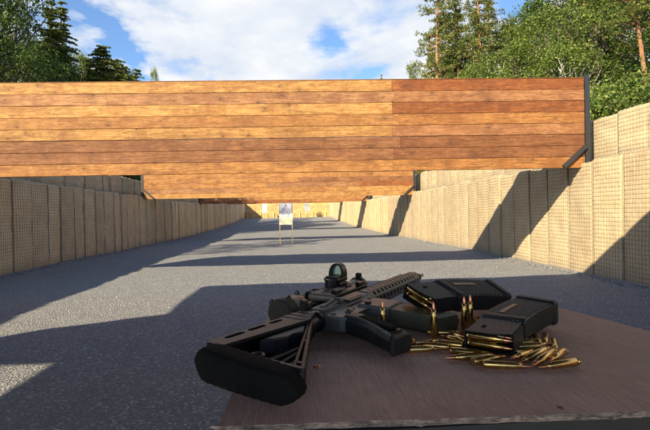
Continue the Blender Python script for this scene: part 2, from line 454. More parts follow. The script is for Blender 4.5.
YE = 66.5
gabion_wall('long lower wall of tan fabric lined wire baskets in full sun on the right of the range', 1, XR, 2.2, -7, YE, 0, M['fabric'], 11, 'gabion walls along the range')
gabion_wall('upper tier of sunlit tan wire baskets set back on top of the right wall', 1, XR + .5, .9, -7, YE, 2.2, M['fabric'], 31, 'gabion walls along the range')
gabion_wall('long lower wall of shaded tan wire baskets on the left of the range', -1, XL, 2.2, -7, YE, 0, M['fabric2'], 51, 'gabion walls along the range')
gabion_wall('upper tier of shaded tan wire baskets set back on top of the left wall', -1, XL - .95, .9, -7, YE, 2.2, M['fabric2'], 71, 'gabion walls along the range')
# earth bank behind each wall
for nm, x0, x1, h in (('earth_bank', XR + 1.35, XR + 9, 2.4), ('earth_bank', XL - 9, XL - 1.35, 2.0)):
    bm = bmesh.new(); n = 40; rows = []
    for j in range(n + 1):
        y = -8 + 82 * j / n
        prof = [(x0, 0), (x0 + .1, h), ((x0 + x1) / 2, h * 1.05), (x1, h * .95), (x1 + (.1), -.3)] if x0 > 0 else [(x0 - .1, -.3), (x0, h * .95), ((x0 + x1) / 2, h * 1.05), (x1 - .1, h), (x1, 0)]
        rows.append([bm.verts.new((a, y, b + .15 * mnoise.noise(Vector((a, y * .4, 0))))) for a, b in prof])
    for a, b in zip(rows, rows[1:]):
        for i in range(4): bm.faces.new((a[i], a[i + 1], b[i + 1], b[i]))
    bm.faces.new(rows[0]); bm.faces.new(rows[-1][::-1])
    struct(obj(nm, bm, M['earth']))

# ------------------------------------------------------------------ timber backstop at the far end
def board_panel(root, x0, x1, z0, z1, rows, joints, cols, y=0, th=.06, seed=0, gap=.004):
    r = random.Random(seed); hh = (z1 - z0) / rows
    for k in range(rows):
        za = z1 - (k + 1) * hh; js = [x0] + sorted(joints[k % len(joints)]) + [x1]
        for q, (a, b) in enumerate(zip(js, js[1:])):
            bm = bmesh.new(); L = b - a
            # board as a slightly wavy bevelled box
            n = max(4, int(L / .5)); ra = []
            w1, w2 = r.uniform(0, 9), r.uniform(0, 9)
            for i in range(n + 1):
                x = a + .0015 + (L - .003) * i / n - (a + b) / 2
                d = .004 * mnoise.noise(Vector((x * .7 + w1, k, seed))); e = .0035 * mnoise.noise(Vector((x * .9 + w2, k, seed + 3)))
                gp_ = gap * (3 if k == 4 else 1) if seed == 1 else gap
                lo, hi = -hh / 2 + gp_ / 2 + e, hh / 2 - gap / 2 + e * .6
                c = .006
                ra.append([bm.verts.new(p) for p in ((x, d + c, lo), (x, d, lo + c), (x, d, hi - c), (x, d + c, hi), (x, th, hi), (x, th, lo))])
            for A, B in zip(ra, ra[1:]):
                for t in range(6): bm.faces.new((A[t], A[(t + 1) % 6], B[(t + 1) % 6], B[t]))
            bm.faces.new(ra[0]); bm.faces.new(ra[-1][::-1])
            col = cols(k, q, r)
            o = obj('plank', bm, M['wood'], root, color=col)
            o.location = ((a + b) / 2, y + r.uniform(-.004, .004), za + hh / 2)

bw = thing('backstop_wall', 'yellow timber backstop wall closing the far end of the range', 'wall', (0, YE - .15, 0))
board_panel(bw, XL, XR, .25, 3.2, 14, [[-2.5, 1.7], [-4, .2, 3.6]], lambda k, q, r: (.56 * r.uniform(.9, 1.1), .4 * r.uniform(.9, 1.1), .17), seed=5)
for k in range(13):
    bm = bmesh.new(); w = .07
    x = XL + .4 + k * .93; box(bm, x - w, x + w, -.12, -.02, .2, .95 if k % 2 else 1.1)
    obj('stake', bm, M['batten'], bw)

# ------------------------------------------------------------------ overhead baffles
YEL, ORG, PNK, RED, BRN = (.35, .19, .062), (.31, .152, .05), (.285, .145, .066), (.235, .088, .028), (.2, .09, .038)
def cols1(k, q, r):
    L = [YEL, PNK, YEL, ORG, YEL, BRN, BRN, ORG]; R = [RED, PNK, RED, ORG, PNK, BRN, BRN, ORG]
    last = (q == 1 and k not in (1, 3)) or (k in (1, 3) and q == 2)
    c = (R if last else L)[k]; f = r.uniform(.92, 1.08)
    if last: return (c[0] * f * .9, c[1] * f * .84, c[2] * f * .8)
    return tuple(min(1, x * f) for x in c)
def colsn(k, q, r):
    c = r.choice([YEL, ORG, ORG, PNK, RED, BRN]); f = r.uniform(.9, 1.12); return tuple(x * f for x in c)

def baffle(label, y, z0, z1, rot, joints, cols, seed):
    root = thing('timber_baffle', label, 'baffle', (0, y, 0), 'timber baffles across the range')
    root.rotation_euler.z = rot
    board_panel(root, XL + .03, XR + .04, z0, z1, 8, joints, cols, seed=seed, th=.05)
    bm = bmesh.new(); box(bm, XL, XR + .035, -.004, .075, z1 + .001, z1 + .012); obj('top_strip', bm, M['wood'], root, color=BRN)
    for sx, x in ((1, XR + .095), (-1, XL - .03)):
        bm = bmesh.new()      # I-section post standing on the lower tier
        a, b = (x - .046, x + .046)
        box(bm, a, b, -.015, -.003, G(y) + 2.18, z1 + .06); box(bm, a, b, .095, .107, G(y) + 2.18, z1 + .06); box(bm, x - .005, x + .005, -.003, .095, G(y) + 2.18, z1 + .06)
        box(bm, x - .1, x + .1, -.06, .15, G(y) + 2.14, G(y) + 2.18)
        obj('post', bm, M['blacksteel'], root)
        bm = bmesh.new()      # diagonal steel brace in front of the boards
        p = Vector((x - sx * .05, -.02, z0 + .42)); q = Vector((x - sx * .50, -.02, z0 + .02))
        d = (q - p).normalized(); nrm = Vector((-d.z, 0, d.x)) * .036
        vs = [bm.verts.new(t) for t in (p + nrm, p - nrm, q - nrm, q + nrm)]; ws = [bm.verts.new(v.co + Vector((0, -.05, 0))) for v in vs]
        bm.faces.new(vs); bm.faces.new(ws[::-1])
        for t in range(4): bm.faces.new((vs[t], vs[(t + 1) % 4], ws[(t + 1) % 4], ws[t]))
        obj('brace', bm, M['blacksteel'], root)
    # back braces
    for x in (XL + 2.9, -.3, XR - 2.9):
        bm = bmesh.new(); box(bm, x - .05, x + .05, .056, .13, z0 + .01, z1 - .01); obj('batten', bm, M['blacksteel'], root)
    return root
J = 1.98
baffle('nearest and largest timber baffle spanning the whole range, boards stained orange and red', 8.75, 2.07, 3.8, -.04, [[J], [-3.35, J + .06], [J], [-3.38, J + .12], [J], [J - 8.6 if False else J + .15], [J + .02], [J]], cols1, 1)
baffle('second timber baffle from the table, its lower half showing under the nearest one', 20.9, G(21) + 2.06, G(21) + 3.8, 0, [[-2.3, 2], [0.4], [-1, 3.1]], colsn, 2)
baffle('third timber baffle from the table, a narrow strip showing under the second one', 33.6, G(33.6) + 2.1, G(33.6) + 3.8, 0, [[-2, 2.4], [0.8]], colsn, 3)
baffle('farthest timber baffle before the backstop, only its lowest boards showing', 49.0, G(49) + 2.14, G(49) + 3.8, 0, [[-2, 2.4], [0.8]], colsn, 4)

# ------------------------------------------------------------------ targets
def target(loc, w, h0, h1, label, main, group=None):
    t = thing('target_stand' if main else 'far_target', label, 'target', loc, group)
    for sx in (-1, 1):
        bm = bmesh.new(); box(bm, sx * (w / 2 - .02) - .018, sx * (w / 2 - .02) + .018, 0, .025, -.05, h1 - .02); obj('leg', bm, M['batten'], t)
    bm = bmesh.new(); box(bm, -w / 2, w / 2, -.012, -.002, h0, h1); obj('backing_board', bm, M['cream'] if main else M['white'], t)
    if main:
        for sx in (-1, 1):
            bm = bmesh.new(); box(bm, sx * .24 - .02, sx * .24 + .02, -.3, .3, -.0, .04); obj('foot', bm, M['batten'], t)
        bm = bmesh.new(); box(bm, -w / 2 + .012, w / 2 - .012, -.018, -.014, h0 + .33, h1 - .005)
        pp = obj('target_paper', bm, M['white'], t)
        z0 = h0 + .47
        bm = bmesh.new(); box(bm, -w / 2 + .012, w / 2 - .012, -.022, -.0195, z0, h1 - .005); obj('grey_field', bm, M['greyp'], pp)
        bm = bmesh.new()     # printed silhouette outline, border and score box
        def line(pts, r=.007, close=False):
            pts = [Vector((x, -.025, z)) for x, z in pts]
            if close: pts.append(pts[0])
            for a, b in zip(pts, pts[1:]):
                d = (b - a).normalized(); n = Vector((-d.z, 0, d.x)) * r; e = d * r * .6
                v = [bm.verts.new(q) for q in (a - e + n, a - e - n, b + e - n, b + e + n)]; bm.faces.new(v)
        zt = h1 - .005; hw = w / 2 - .02
        line([(-hw, z0), (-hw, zt - .01), (hw, zt - .01), (hw, z0)], .009)
        cx, hz = 0, z0 + .36
        head = [(.045 * math.sin(a), hz + .055 * math.cos(a)) for a in [-2.4 + 4.8 * k / 14 for k in range(15)]]
        line(head, .008)
        for sx in (-1, 1):
            line([(sx * .03, hz - .045), (sx * .035, hz - .08), (sx * .1, hz - .11), (sx * .145, hz - .17), (sx * .16, hz - .26), (sx * .14, z0 - .02)], .008)
            line([(sx * .2, z0 + .04), (sx * .13, z0 + .05)], .006); line([(sx * .015, hz - .03), (sx * .015, hz + .03)], .005)
        line([(-.09, hz - .2), (-.05, hz - .14), (.05, hz - .14), (.09, hz - .2), (.07, hz - .3), (-.07, hz - .3)], .005, True)
        line([(-.12, z0 - .11), (.12, z0 - .11), (.12, z0 - .02), (-.12, z0 - .02)], .006, True)
        obj('printed_outline', bm, M['ink'], pp, recalc=False)
    else:
        bm = bmesh.new(); box(bm, -w / 2 + .05, w / 2 - .05, -.02, -.014, h0 + .1, h1 - .06); obj('target_paper', bm, M['white'], t)
    return t
target((-.17, 20.2, G(20.2)), .58, .83, 1.78, 'near target on two wooden legs with grey silhouette paper over a cream board', True)
target((-3.43, 64, G(64)), .62, .82, 2.02, 'plain white far target left of the near target stand', False, 'white far targets')
target((2.4, 64, G(64)), .62, .82, 1.98, 'plain white far target right of the near target stand', False, 'white far targets')

# ------------------------------------------------------------------ shelter roof over the firing point (out of frame, casts the shade)
ZR = 3.4; SX, SY = 1.2, 1.4      # sun drift per metre of height
dx, dy = SX * ZR, SY * ZR
rf = thing('shelter_roof', 'timber shelter roof above the firing table', 'roof', (0, 0, 0))
def slab(name, x0, x1, y0, y1, z, th=.08):
    bm = bmesh.new(); box(bm, x0, x1, y0, y1, z, z + th); return obj(name, bm, M['zinc'], rf)
slab('roof_panel', -1.66 - dx, 3.6, 4.36 - dy, 8.5 - dy, ZR)
slab('roof_panel', -2.2 - dx, 3.6, -3.6, 4.36 - dy - .005, ZR)
bm = bmesh.new(); prism(bm, [(a - dx, b - dy) for a, b in ((-1.67, 6.25), (-2.3, 6.0), (-3.0, 5.69), (-3.5, 5.15), (-3.6, 4.39), (-1.67, 4.39))], ZR - .01, ZR + .05); obj('shade_panel', bm, M['zinc'], rf)  # unseen panel added to cast the slanted shadow edge on the left ground
for x, y in ((-5.75, 1.0), (3.4, 2.2), (-5.75, -3.4), (3.4, -3.4)):
    bm = bmesh.new(); box(bm, x - .07, x + .07, y - .07, y + .07, -.05, ZR - .02); obj('roof_post', bm, M['wood'], rf, color=BRN)

# ------------------------------------------------------------------ table
tb = thing('table', 'worn brown plywood table in the shade under the rifle and ammunition', 'table', (0.2, .65, 0))
TW = [(-.069, .425), (-.066, .502), (-.044, .872), (-.036, .885), (.05, .925), (.43, .962), (.462, .955), (.478, .94), (.513, .841), (.534, .737), (.548, .657), (.57, .5), (.575, .40), (.331, .402)]
rs = random.Random(5)
near = []
n = 150
for k in range(n + 1):
    t = k / n; x = .575 + (-.069 - .575) * t; y = .398 + .027 * t
    d = abs(mnoise.noise(Vector((x * 22, 0, 0)))) * .0025 + (mnoise.noise(Vector((x * 90, 3, 0)))) * .0009
    if mnoise.noise(Vector((x * 8, 9, 0))) >.3: d += .0015
    near.append((x, y + d))
poly = near + TW[1:12]
poly = [(x - .2, y - .65) for x, y in poly]
bm = bmesh.new()
prism(bm, poly, T - .006, T)
ob = obj('tabletop', bm, [M['table'], M['splinter']], tb)
for p in ob.data.polygons:
    if abs(p.normal.z) < .5: p.material_index = 1
# pale lifted splinters along the near edge
bm = bmesh.new()
for k in range(110):
    i = rs.randrange(len(near)); x, y = near[i]; x -= .2; y -= .65
    w = rs.uniform(.003, .014); h = rs.uniform(.0005, .0018)
    zz = T - rs.uniform(.0005, .005)
    v = [bm.verts.new(q) for q in ((x - w, y - .0005, zz), (x + w, y - .0005, zz + rs.uniform(-.001, .001)), (x + w * .3, y - rs.uniform(.0005, .002), zz - h), (x - w * .5, y - rs.uniform(.0005, .002), zz + h))]
    bm.faces.new((v[0], v[2], v[1])); bm.faces.new((v[0], v[1], v[3])); bm.faces.new((v[0], v[3], v[2])); bm.faces.new((v[1], v[2], v[3]))
obj('splinters', bm, M['splinter'], tb)
bm = bmesh.new()
box(bm, -.262, .37, -.236, -.205, T - .14, T - .0065); box(bm, -.2, .24, .2, .23, T - .12, T - .0065)
box(bm, -.2, -.17, -.204, .199, T - .12, T - .0065); box(bm, .21, .24, -.204, .199, T - .12, T - .0065)
obj('table_frame', bm, M['blacksteel'], tb)
for x in (-.19, .20):
    for y in (-.19, .185):
        bm = bmesh.new(); box(bm, x, x + .04, y, y + .04, 0, T - .121); obj('leg', bm, M['blacksteel'], tb)
bm = bmesh.new(); lathe(bm, [(0, .0028), (.0008, .0042), (.0016, .004), (.0012, .002), (.0002, .0016)], 16, 'z', (.0305 - .2, .592 - .65 - .02, T + .0003))
obj('screw_ring', bm, M['copper'], tb, smooth=True)

# ------------------------------------------------------------------ cartridges
def cart_meshes():
    bm = bmesh.new()
    lathe(bm, [(0, .0040), (.0003, .0048), (.0012, .0048), (.0013, .0042), (.0022, .0042), (.0030, .00478), (.0355, .0045), (.0366, .0043), (.0392, .0033), (.0446, .00325), (.0447, .0029)], 22)
    a = bpy.data.meshes.new('case'); bmesh.ops.recalc_face_normals(bm, faces=bm.faces[:]); bm.to_mesh(a); bm.free(); a.materials.append(M['brass'])
    bm = bmesh.new()
    lathe(bm, [(.043, .00285), (.0455, .00285), (.048, .0027), (.051, .0022), (.0535, .0015), (.0555, .0008), (.0570, .0002)], 18)
    b = bpy.data.meshes.new('bullet'); bmesh.ops.recalc_face_normals(bm, faces=bm.faces[:]); bm.to_mesh(b); bm.free(); b.materials.append(M['copper'])
    for m in (a, b):
        for p in m.polygons: p.use_smooth = len(p.vertices) == 4
    return a, b
CASE, BULLET = cart_meshes()
def cartridge(base, direction, label, group, parent=None, name='cartridge'):
    d = Vector(direction).normalized()
    q = d.to_track_quat('Z', 'Y').to_matrix().to_4x4() @ Matrix.Rotation(random.random() * 6, 4, 'Z')
    m = Matrix.Translation(base) @ q
    if parent: # inside a magazine: a part of its own
        o = bpy.data.objects.new('cartridge', CASE); link(o, parent); o.matrix_local = m
        link(bpy.data.objects.new('bullet', BULLET), o); return o
    t = thing(name, label, 'cartridge', group=group, mat=m)
    link(bpy.data.objects.new('case', CASE), t); link(bpy.data.objects.new('bullet', BULLET), t)
    return t

# ------------------------------------------------------------------ rifle   local axes: x along the barrel, y = top of the rifle, z = its right side (faces up)
F = Vector((.435, .71, -.014)).normalized(); Z0 = Vector((0, 0, 1))
U = Z0.cross(F).normalized(); R = F.cross(U)
_q = Matrix.Rotation(math.radians(-3.2), 3, F); U = _q @ U; R = _q @ R
if U.z < 0: _q = Matrix.Rotation(math.radians(6.4), 3, F); U = _q @ U; R = _q @ R
RM = Matrix.Translation((-.080, .513, T + .029)) @ Matrix((F, U, R)).transposed().to_4x4()
rifle = thing('rifle', 'black and grey-brown semi-automatic rifle lying on its left side across the table', 'rifle', mat=RM)
def rp(name, bm, mat, parent=None, smooth=False): return obj(name, bm, M[mat], parent or rifle, smooth)
def smooth_angle(o, deg=35):
    me = o.data
    for p in me.polygons: p.use_smooth = True
    bm = bmesh.new(); bm.from_mesh(me); a = math.radians(deg)
    for e in bm.edges: e.smooth = e.calc_face_angle(0) < a
    bm.to_mesh(me); bm.free(); return o

# -- stock
bm = bmesh.new()   # butt pad: rounded slab, curved face
pad = []
for i in range(9):
    t = i / 8; y = .036 - .142 * t
    pad.append((-.004 - .006 * math.sin(PI * t) - .010 * t, y))
# cross-sections along y with rounded ends
rings = []
ny = 26
for i in range(ny + 1):
    t = i / ny; y = .031 - .141 * t
    e = min(1, t / .16, (1 - t) / .13); hz = (.0185 - .0035 * t) * math.sqrt(max(.03, 1 - (1 - e) ** 2)); rib = .0006 if (i % 2 and 1 < i < ny - 1) else 0
    x0 = -.012 + .010 * math.sin(PI * t) * -.35 - .012 * t; x1 = .016 - .01 * t
    shrink = (1 - e) * .006
    sec = rrect(x1 - x0 - shrink * 2 + rib, 2 * hz + rib * 2, min(.0045, hz * .8), 3, (x0 + x1) / 2, -.0025 * t)
    rings.append([bm.verts.new((a, y, b)) for a, b in sec])
for A, B in zip(rings, rings[1:]):
    for k in range(len(A)): bm.faces.new((A[k], A[(k + 1) % len(A)], B[(k + 1) % len(A)], B[k]))
bm.faces.new(rings[0]); bm.faces.new(rings[-1][::-1])
smooth_angle(rp('butt_pad', bm, 'rubber'), 50)
# upper body of the stock round the buffer tube: side walls with oval slots
def plate_with_holes(bm, outline, holes, z0, z1):
    """outline polygon + list of hole polygons (CCW) triangulated and extruded"""
    vs = []; es = []
    for poly in [outline] + holes:
        v = [bm.verts.new((x, y, z1)) for x, y in poly]
        es += [bm.edges.new((v[k], v[(k + 1) % len(v)])) for k in range(len(v))]
    r = bmesh.ops.triangle_fill(bm, use_beauty=True, use_dissolve=False, edges=es)
    faces = [g for g in r['geom'] if isinstance(g, bmesh.types.BMFace)]
    ex = bmesh.ops.extrude_face_region(bm, geom=faces)
    bmesh.ops.translate(bm, vec=(0, 0, z0 - z1), verts=[g for g in ex['geom'] if isinstance(g, bmesh.types.BMVert)])
def slot(cx, cy, w, h, ang=0, n=5):
    r = h / 2; pts = []
    for a0, sx in ((-90, 1), (90, -1)):
        for k in range(n + 1):
            a = math.radians(a0 + 180 * k / n); pts.append((sx * (w / 2 - r) + r * math.cos(a), r * math.sin(a)))
    c, s_ = math.cos(ang), math.sin(ang)
    return [(cx + x * c - y * s_, cy + x * s_ + y * c) for x, y in pts]
bm = bmesh.new()
up_out = [(.008, .004), (.008, .026), (.016, .027), (.15, .0185), (.156, .020), (.205, .0165), (.212, .012), (.212, -.004), (.17, -.0185), (.158, -.0175)]
up_holes = [slot(.048, .0175, .034, .0075, -.065), slot(.090, .0148, .034, .0075, -.065), slot(.130, .0122, .028, .007, -.065)]
plate_with_holes(bm, up_out, up_holes, .0135, .0175)
plate_with_holes(bm, up_out, up_holes, -.0175, -.0135)
# top and bottom webs close the shell
for (x0, y0), (x1, y1) in (((.008, .0265), (.15, .0182)), ((.15, .0182), (.212, .0150))):
    a = [bm.verts.new((x0, y0, -.0134)), bm.verts.new((x1, y1, -.0134)), bm.verts.new((x1, y1, .0134)), bm.verts.new((x0, y0, .0134))]
    b = [bm.verts.new(v.co + Vector((0, -.003, 0))) for v in a]
    bm.faces.new(a); bm.faces.new(b[::-1])
    for k in range(4): bm.faces.new((a[k], a[(k + 1) % 4], b[(k + 1) % 4], b[k]))
st = rp('stock', bm, 'polymer')
for x0, yb, yt in ((.158, -.014, .0205), (.176, -.013, .0195), (.194, -.008, .0182)):
    bm = bmesh.new(); prism(bm, [(x0, yb), (x0 + .012, yb), (x0 + .012, yt), (x0, yt)], -.0182, .0182, .001); obj('stock_rib', bm, M['polymer'], st)
# skeleton: lower strut from toe forward to the front, diagonal ribs, swivel ring
def bar(bm, p, q, w, z0, z1):
    p, q = Vector(p), Vector(q); d = (q - p).normalized(); n_ = Vector((-d.y, d.x)) * w / 2
    prism(bm, [tuple(p + n_), tuple(p - n_), tuple(q - n_), tuple(q + n_)], z0, z1, .0015, 1)
bm = bmesh.new()
bar(bm, (-.002, -.1045), (.211, .0005), .0045, -.009, .0125)
bar(bm, (.004, -.0915), (.155, -.0235), .004, -.005, .0120)
bar(bm, (.150, -.0235), (.206, -.002), .0035, -.005, .0120)
bar(bm, (.092, -.055), (.098, -.052), .010, -.005, .0115); bar(bm, (.135, -.035), (.141, -.032), .009, -.005, .0115); bar(bm, (.02, -.089), (.028, -.087), .010, -.006, .0115)
bar(bm, (.004, -.104), (.010, .005), .008, -.0145, .0140)
bar(bm, (.012, -.0565), (.068, -.0600), .0032, .004, .0115)
bar(bm, (.009, -.0700), (.052, -.0680), .0032, .004, .0115)
obj('stock_frame', bm, M['polymer'], st)
bm = bmesh.new()
prism(bm, [(.062, -.010), (.150, -.016), (.150, -.022), (.125, -.034), (.108, -.026), (.092, -.030), (.075, -.022)], -.006, .013, .002); obj('adjustment_lever', bm, M['polymer'], st)
bm = bmesh.new(); pts = [(.0255 + .0065 * math.cos(a), -.0325 + .0065 * math.sin(a), .008) for a in [2 * PI * k / 16 for k in range(17)]]
tube(bm, pts, .0022, 8, False); obj('sling_ring', bm, M['anodk'], st, smooth=True)
bm = bmesh.new(); lathe(bm, [(.09, .0128), (.235, .0128)], 24, 'x'); rp('buffer_tube', bm, 'anodk', smooth=False); 
bm = bmesh.new(); lathe(bm, [(.218, .0165), (.226, .0165)], 10, 'x'); rp('castle_nut', bm, 'steel')
# -- lower receiver
bm = bmesh.new()
prism(bm, [(.226, -.014), (.226, .004), (.234, .014), (.240, -.011), (.385, -.013), (.387, -.03), (.384, -.078), (.376, -.083), (.316, -.079), (.312, -.05), (.300, -.046), (.255, -.048), (.232, -.052), (.224, -.04)], -.0115, .0115, .003)
lo = rp('lower_receiver', bm, 'anod')
bm = bmesh.new(); prism(bm, [(.312, -.030), (.385, -.030), (.386, -.084), (.314, -.084)], -.0155, .0155, .004); obj('magazine_well', bm, M['anod'], lo)
bm = bmesh.new()  # trigger guard
pts = [(.262, -.048, 0), (.266, -.066, 0), (.278, -.077, 0), (.300, -.079, 0), (.316, -.076, 0)]
tube(bm, pts, .0042, 8); obj('trigger_guard', bm, M['anod'], lo, smooth=True)
bm = bmesh.new(); tube(bm, [(.284, -.046, 0), (.286, -.056, 0), (.283, -.064, 0), (.286, -.070, 0)], [.004, .0034, .003, .0022], 8); obj('trigger', bm, M['steel'], lo, smooth=True)
for x, y, r_, h in ((.262, -.036, .0045, .003), (.292, -.033, .002, .0012), (.276, -.036, .002, .0012), (.383, -.024, .004, .002), (.238, -.022, .004, .002), (.345, -.034, .005, .004)):
    bm = bmesh.new(); lathe(bm, [(.0110, r_ * 1.1), (.0116 + h * .8, r_), (.0116 + h, r_ * .6)], 14, 'z', (x, y, 0)); obj('pin', bm, M['anodk'], lo)
bm = bmesh.new(); bar(bm, (.262, -.036), (.278, -.030), .005, .0122, .0165); obj('safety_lever', bm, M['anodk'], lo)
bm = bmesh.new(); prism(bm, rrect(.014, .009, .003, 3, .330, -.042), .0157, .0195, .001); obj('magazine_release', bm, M['anodk'], lo)
# -- grip
bm = bmesh.new(); rings = []; ng = 24
for i in range(ng + 1):
    t = i / ng
    cx = .250 - .064 * t + .006 * math.sin(PI * t); cy = -.046 - .103 * t
    w = .040 - .006 * math.sin(PI * min(1, t * 1.5)) + .006 * t; hh = .0125 + .003 * math.sin(PI * min(1, t * 1.1 + .15)) - .001 * t
    if i == ng: w *= .92; hh *= .85
    rib = .0006 if i % 2 else 0
    sec = rrect(w, 2 * hh + rib * 2, hh * .72, 5)
    ax = Vector((1, -.35)).normalized()
    rings.append([bm.verts.new((cx + a * ax.x, cy + a * ax.y, b)) for a, b in sec])
for A, B in zip(rings, rings[1:]):
    for k in range(len(A)): bm.faces.new((A[k], A[(k + 1) % len(A)], B[(k + 1) % len(A)], B[k]))
bm.faces.new(rings[0]); bm.faces.new(rings[-1][::-1])
gp = smooth_angle(rp('pistol_grip', bm, 'polymer'), 40)
bm = bmesh.new(); prism(bm, [(.232, -.066), (.251, -.073), (.212, -.134), (.196, -.128)], .0128, .0165, .0015); obj('grip_panel', bm, M['rubber'], gp)
bm = bmesh.new(); prism(bm, [(.166, -.140), (.205, -.151), (.203, -.155), (.166, -.1445)], -.0125, .0127, .0035); obj('grip_cap', bm, M['polymer'], gp)
bm = bmesh.new(); prism(bm, slot(.190, -.139, .026, .003, -.3), .0125, .0145, .0005, 1); obj('cap_rib', bm, M['rubber'], gp)
# -- upper receiver
bm = bmesh.new(); rings = []
for x, sc in ((.232, .9), (.236, 1), (.40, 1), (.405, 1.02), (.412, 1.0)):
    rings.append([bm.verts.new((x, b * sc + .003, a * sc)) for a, b in rrect(.033, .040, .010, 4)])
for A, B in zip(rings, rings[1:]):
    for k in range(len(A)): bm.faces.new((A[k], A[(k + 1) % len(A)], B[(k + 1) % len(A)], B[k]))
bm.faces.new(rings[0]); bm.faces.new(rings[-1][::-1])
up = smooth_angle(rp('upper_receiver', bm, 'anod'), 35)
bm = bmesh.new(); prism(bm, slot(.345, .004, .060, .016), .0166, .0172); obj('ejection_port', bm, M['steel'], up)
bm = bmesh.new(); prism(bm, rrect(.062, .012, .003, 3, .345, -.010), .0172, .0192, .0008); obj('dust_cover', bm, M['anodk'], up)
bm = bmesh.new(); tube(bm, [(.312, -.010, .019), (.378, -.010, .019)], .0018, 6); obj('cover_rod', bm, M['steel'], up)
bm = bmesh.new(); prism(bm, [(.296, -.008), (.312, -.008), (.304, .012), (.296, .012)], .012, .024, .003); obj('brass_deflector', bm, M['anod'], up)
bm = bmesh.new(); tube(bm, [(.262, .004, .012), (.290, .002, .017)], [.0068, .0075], 16); obj('forward_assist_housing', bm, M['anod'], up, smooth=False)
bm = bmesh.new(); tube(bm, [(.251, .0048, .0105), (.262, .004, .012)], [.0078, .0072], 16); obj('forward_assist', bm, M['anodk'], up)
bm = bmesh.new(); prism(bm, [(.226, .018), (.232, .018), (.250, .022), (.250, .027), (.226, .027)], -.020, .024, .002); obj('charging_handle', bm, M['anodk'], up)
bm = bmesh.new(); prism(bm, [(.216, .017), (.228, .017), (.232, .028), (.222, .029)], .012, .031, .002); obj('charging_latch', bm, M['anodk'], up)
# -- top rail
bm = bmesh.new(); x = .242; prism(bm, [(.242, .021), (.740, .021), (.740, .0265), (.242, .0265)], -.0075, .0075)
while x < .735:
    prism(bm, [(x, .0265), (x + .0053, .0265), (x + .0053, .0305), (x, .0305)], -.0105, .0105, .001, 1); x += .01
rp('top_rail', bm, 'anod')
# -- handguard: octagonal shell with real openings
def handguard(x0, x1, rad, th=.0022):
    bm = bmesh.new(); no = 8; cells = []
    x = x0; cells.append((x0, x0 + .018, False)); x = x0 + .018
    while x + .0215 < x1 - .010:
        cells.append((x, x + .0135, True)); cells.append((x + .0135, x + .0215, False)); x += .0215
    cells.append((x, x1, False))
    def V(x, ang, r): return bm.verts.new((x, r * math.cos(ang), r * math.sin(ang)))
    for k in range(no):
        a0 = (k - .5) * 2 * PI / no; a1 = (k + .5) * 2 * PI / no; rr = rad / math.cos(PI / no)
        A = Vector((rr * math.cos(a0), rr * math.sin(a0))); B = Vector((rr * math.cos(a1), rr * math.sin(a1)))
        def P(x, t): p = A.lerp(B, t); return (x, p.x, p.y)
        off = 0 if k % 2 else .013
        for (c0, c1, hole) in cells:
            if hole and k != 0:
                cm_, hw_, ht_ = (c0 + c1) / 2, (c1 - c0) * .44, .30
                outer = [(c1, .5), (c1, 1), (cm_, 1), (c0, 1), (c0, .5), (c0, 0), (cm_, 0), (c1, 0)]
                inner = [(cm_ + hw_ * math.cos(q_ * PI / 4), .5 + ht_ * math.sin(q_ * PI / 4)) for q_ in range(8)]
                for q_ in range(8):
                    w_ = (q_ + 1) % 8
                    bm.faces.new([bm.verts.new(P(x_, t_)) for x_, t_ in (outer[q_], outer[w_], inner[w_], inner[q_])])
            else:
                bm.faces.new([bm.verts.new(P(x_, t_)) for x_, t_ in ((c0, 0), (c1, 0), (c1, 1), (c0, 1))])
    bmesh.ops.remove_doubles(bm, verts=bm.verts[:], dist=.0002)
    bmesh.ops.recalc_face_normals(bm, faces=bm.faces[:])
    o = obj('handguard', bm, M['anod'], rifle, recalc=False)
    md = o.modifiers.new('shell', 'SOLIDIFY'); md.thickness = th; md.offset = -1
    return o
hg = handguard(.412, .738, .0185)
bm = bmesh.new(); lathe(bm, [(.40, .013), (.45, .012), (.46, .0092), (.788, .0088)], 20, 'x'); rp('barrel', bm, 'steel', smooth=False)
bm = bmesh.new(); lathe(bm, [(.748, .0075), (.752, .0108), (.768, .0108), (.769, .0095), (.774, .0105)], 20, 'x'); 
fh = rp('flash_hider', bm, 'steel')
for k in range(3):
    a = 2 * PI * k / 3 + .5; bm = bmesh.new()
    c, s_ = math.cos(a), math.sin(a)
    tube(bm, [(.772, .0085 * c, .0085 * s_), (.800, .0092 * c, .0092 * s_)], [.0044, .0034], 6); obj('prong', bm, M['steel'], fh)
bm = bmesh.new(); tube(bm, [(.415, .012, 0), (.66, .012, 0)], .003, 8); rp('gas_tube', bm, 'steel')
# -- scope
SA = .073  # height over bore
bm = bmesh.new()
lathe(bm, [(.246, .0195), (.248, .0222), (.284, .0222), (.29, .0205), (.308, .0180), (.318, .0165), (.405, .016)], 28, 'x', (0, SA, 0), cap=False)
sc = rp('scope', bm, 'scopetan', smooth=False); smooth_angle(sc, 25)
bm = bmesh.new(); lathe(bm, [(.236, .0232), (.246, .0238), (.258, .0232), (.259, .0223)], 28, 'x', (0, SA, 0)); smooth_angle(obj('eyepiece_cap', bm, M['capol'], sc), 30)
bm = bmesh.new(); lathe(bm, [(.2345, .0205), (.2352, .020)], 28, 'x', (0, SA, 0)); obj('cap_face', bm, M['capol'], sc)
bm = bmesh.new(); tube(bm, [(.244, SA + .019, .012), (.244, SA + .024, .016)], .0045, 8); obj('cap_hinge', bm, M['anodk'], sc)
bm = bmesh.new(); tube(bm, [(.25, SA - .004, .0215), (.257, SA - .004, .0245)], .003, 8); obj('cap_tab', bm, M['anodk'], sc)
bm = bmesh.new(); n = 36
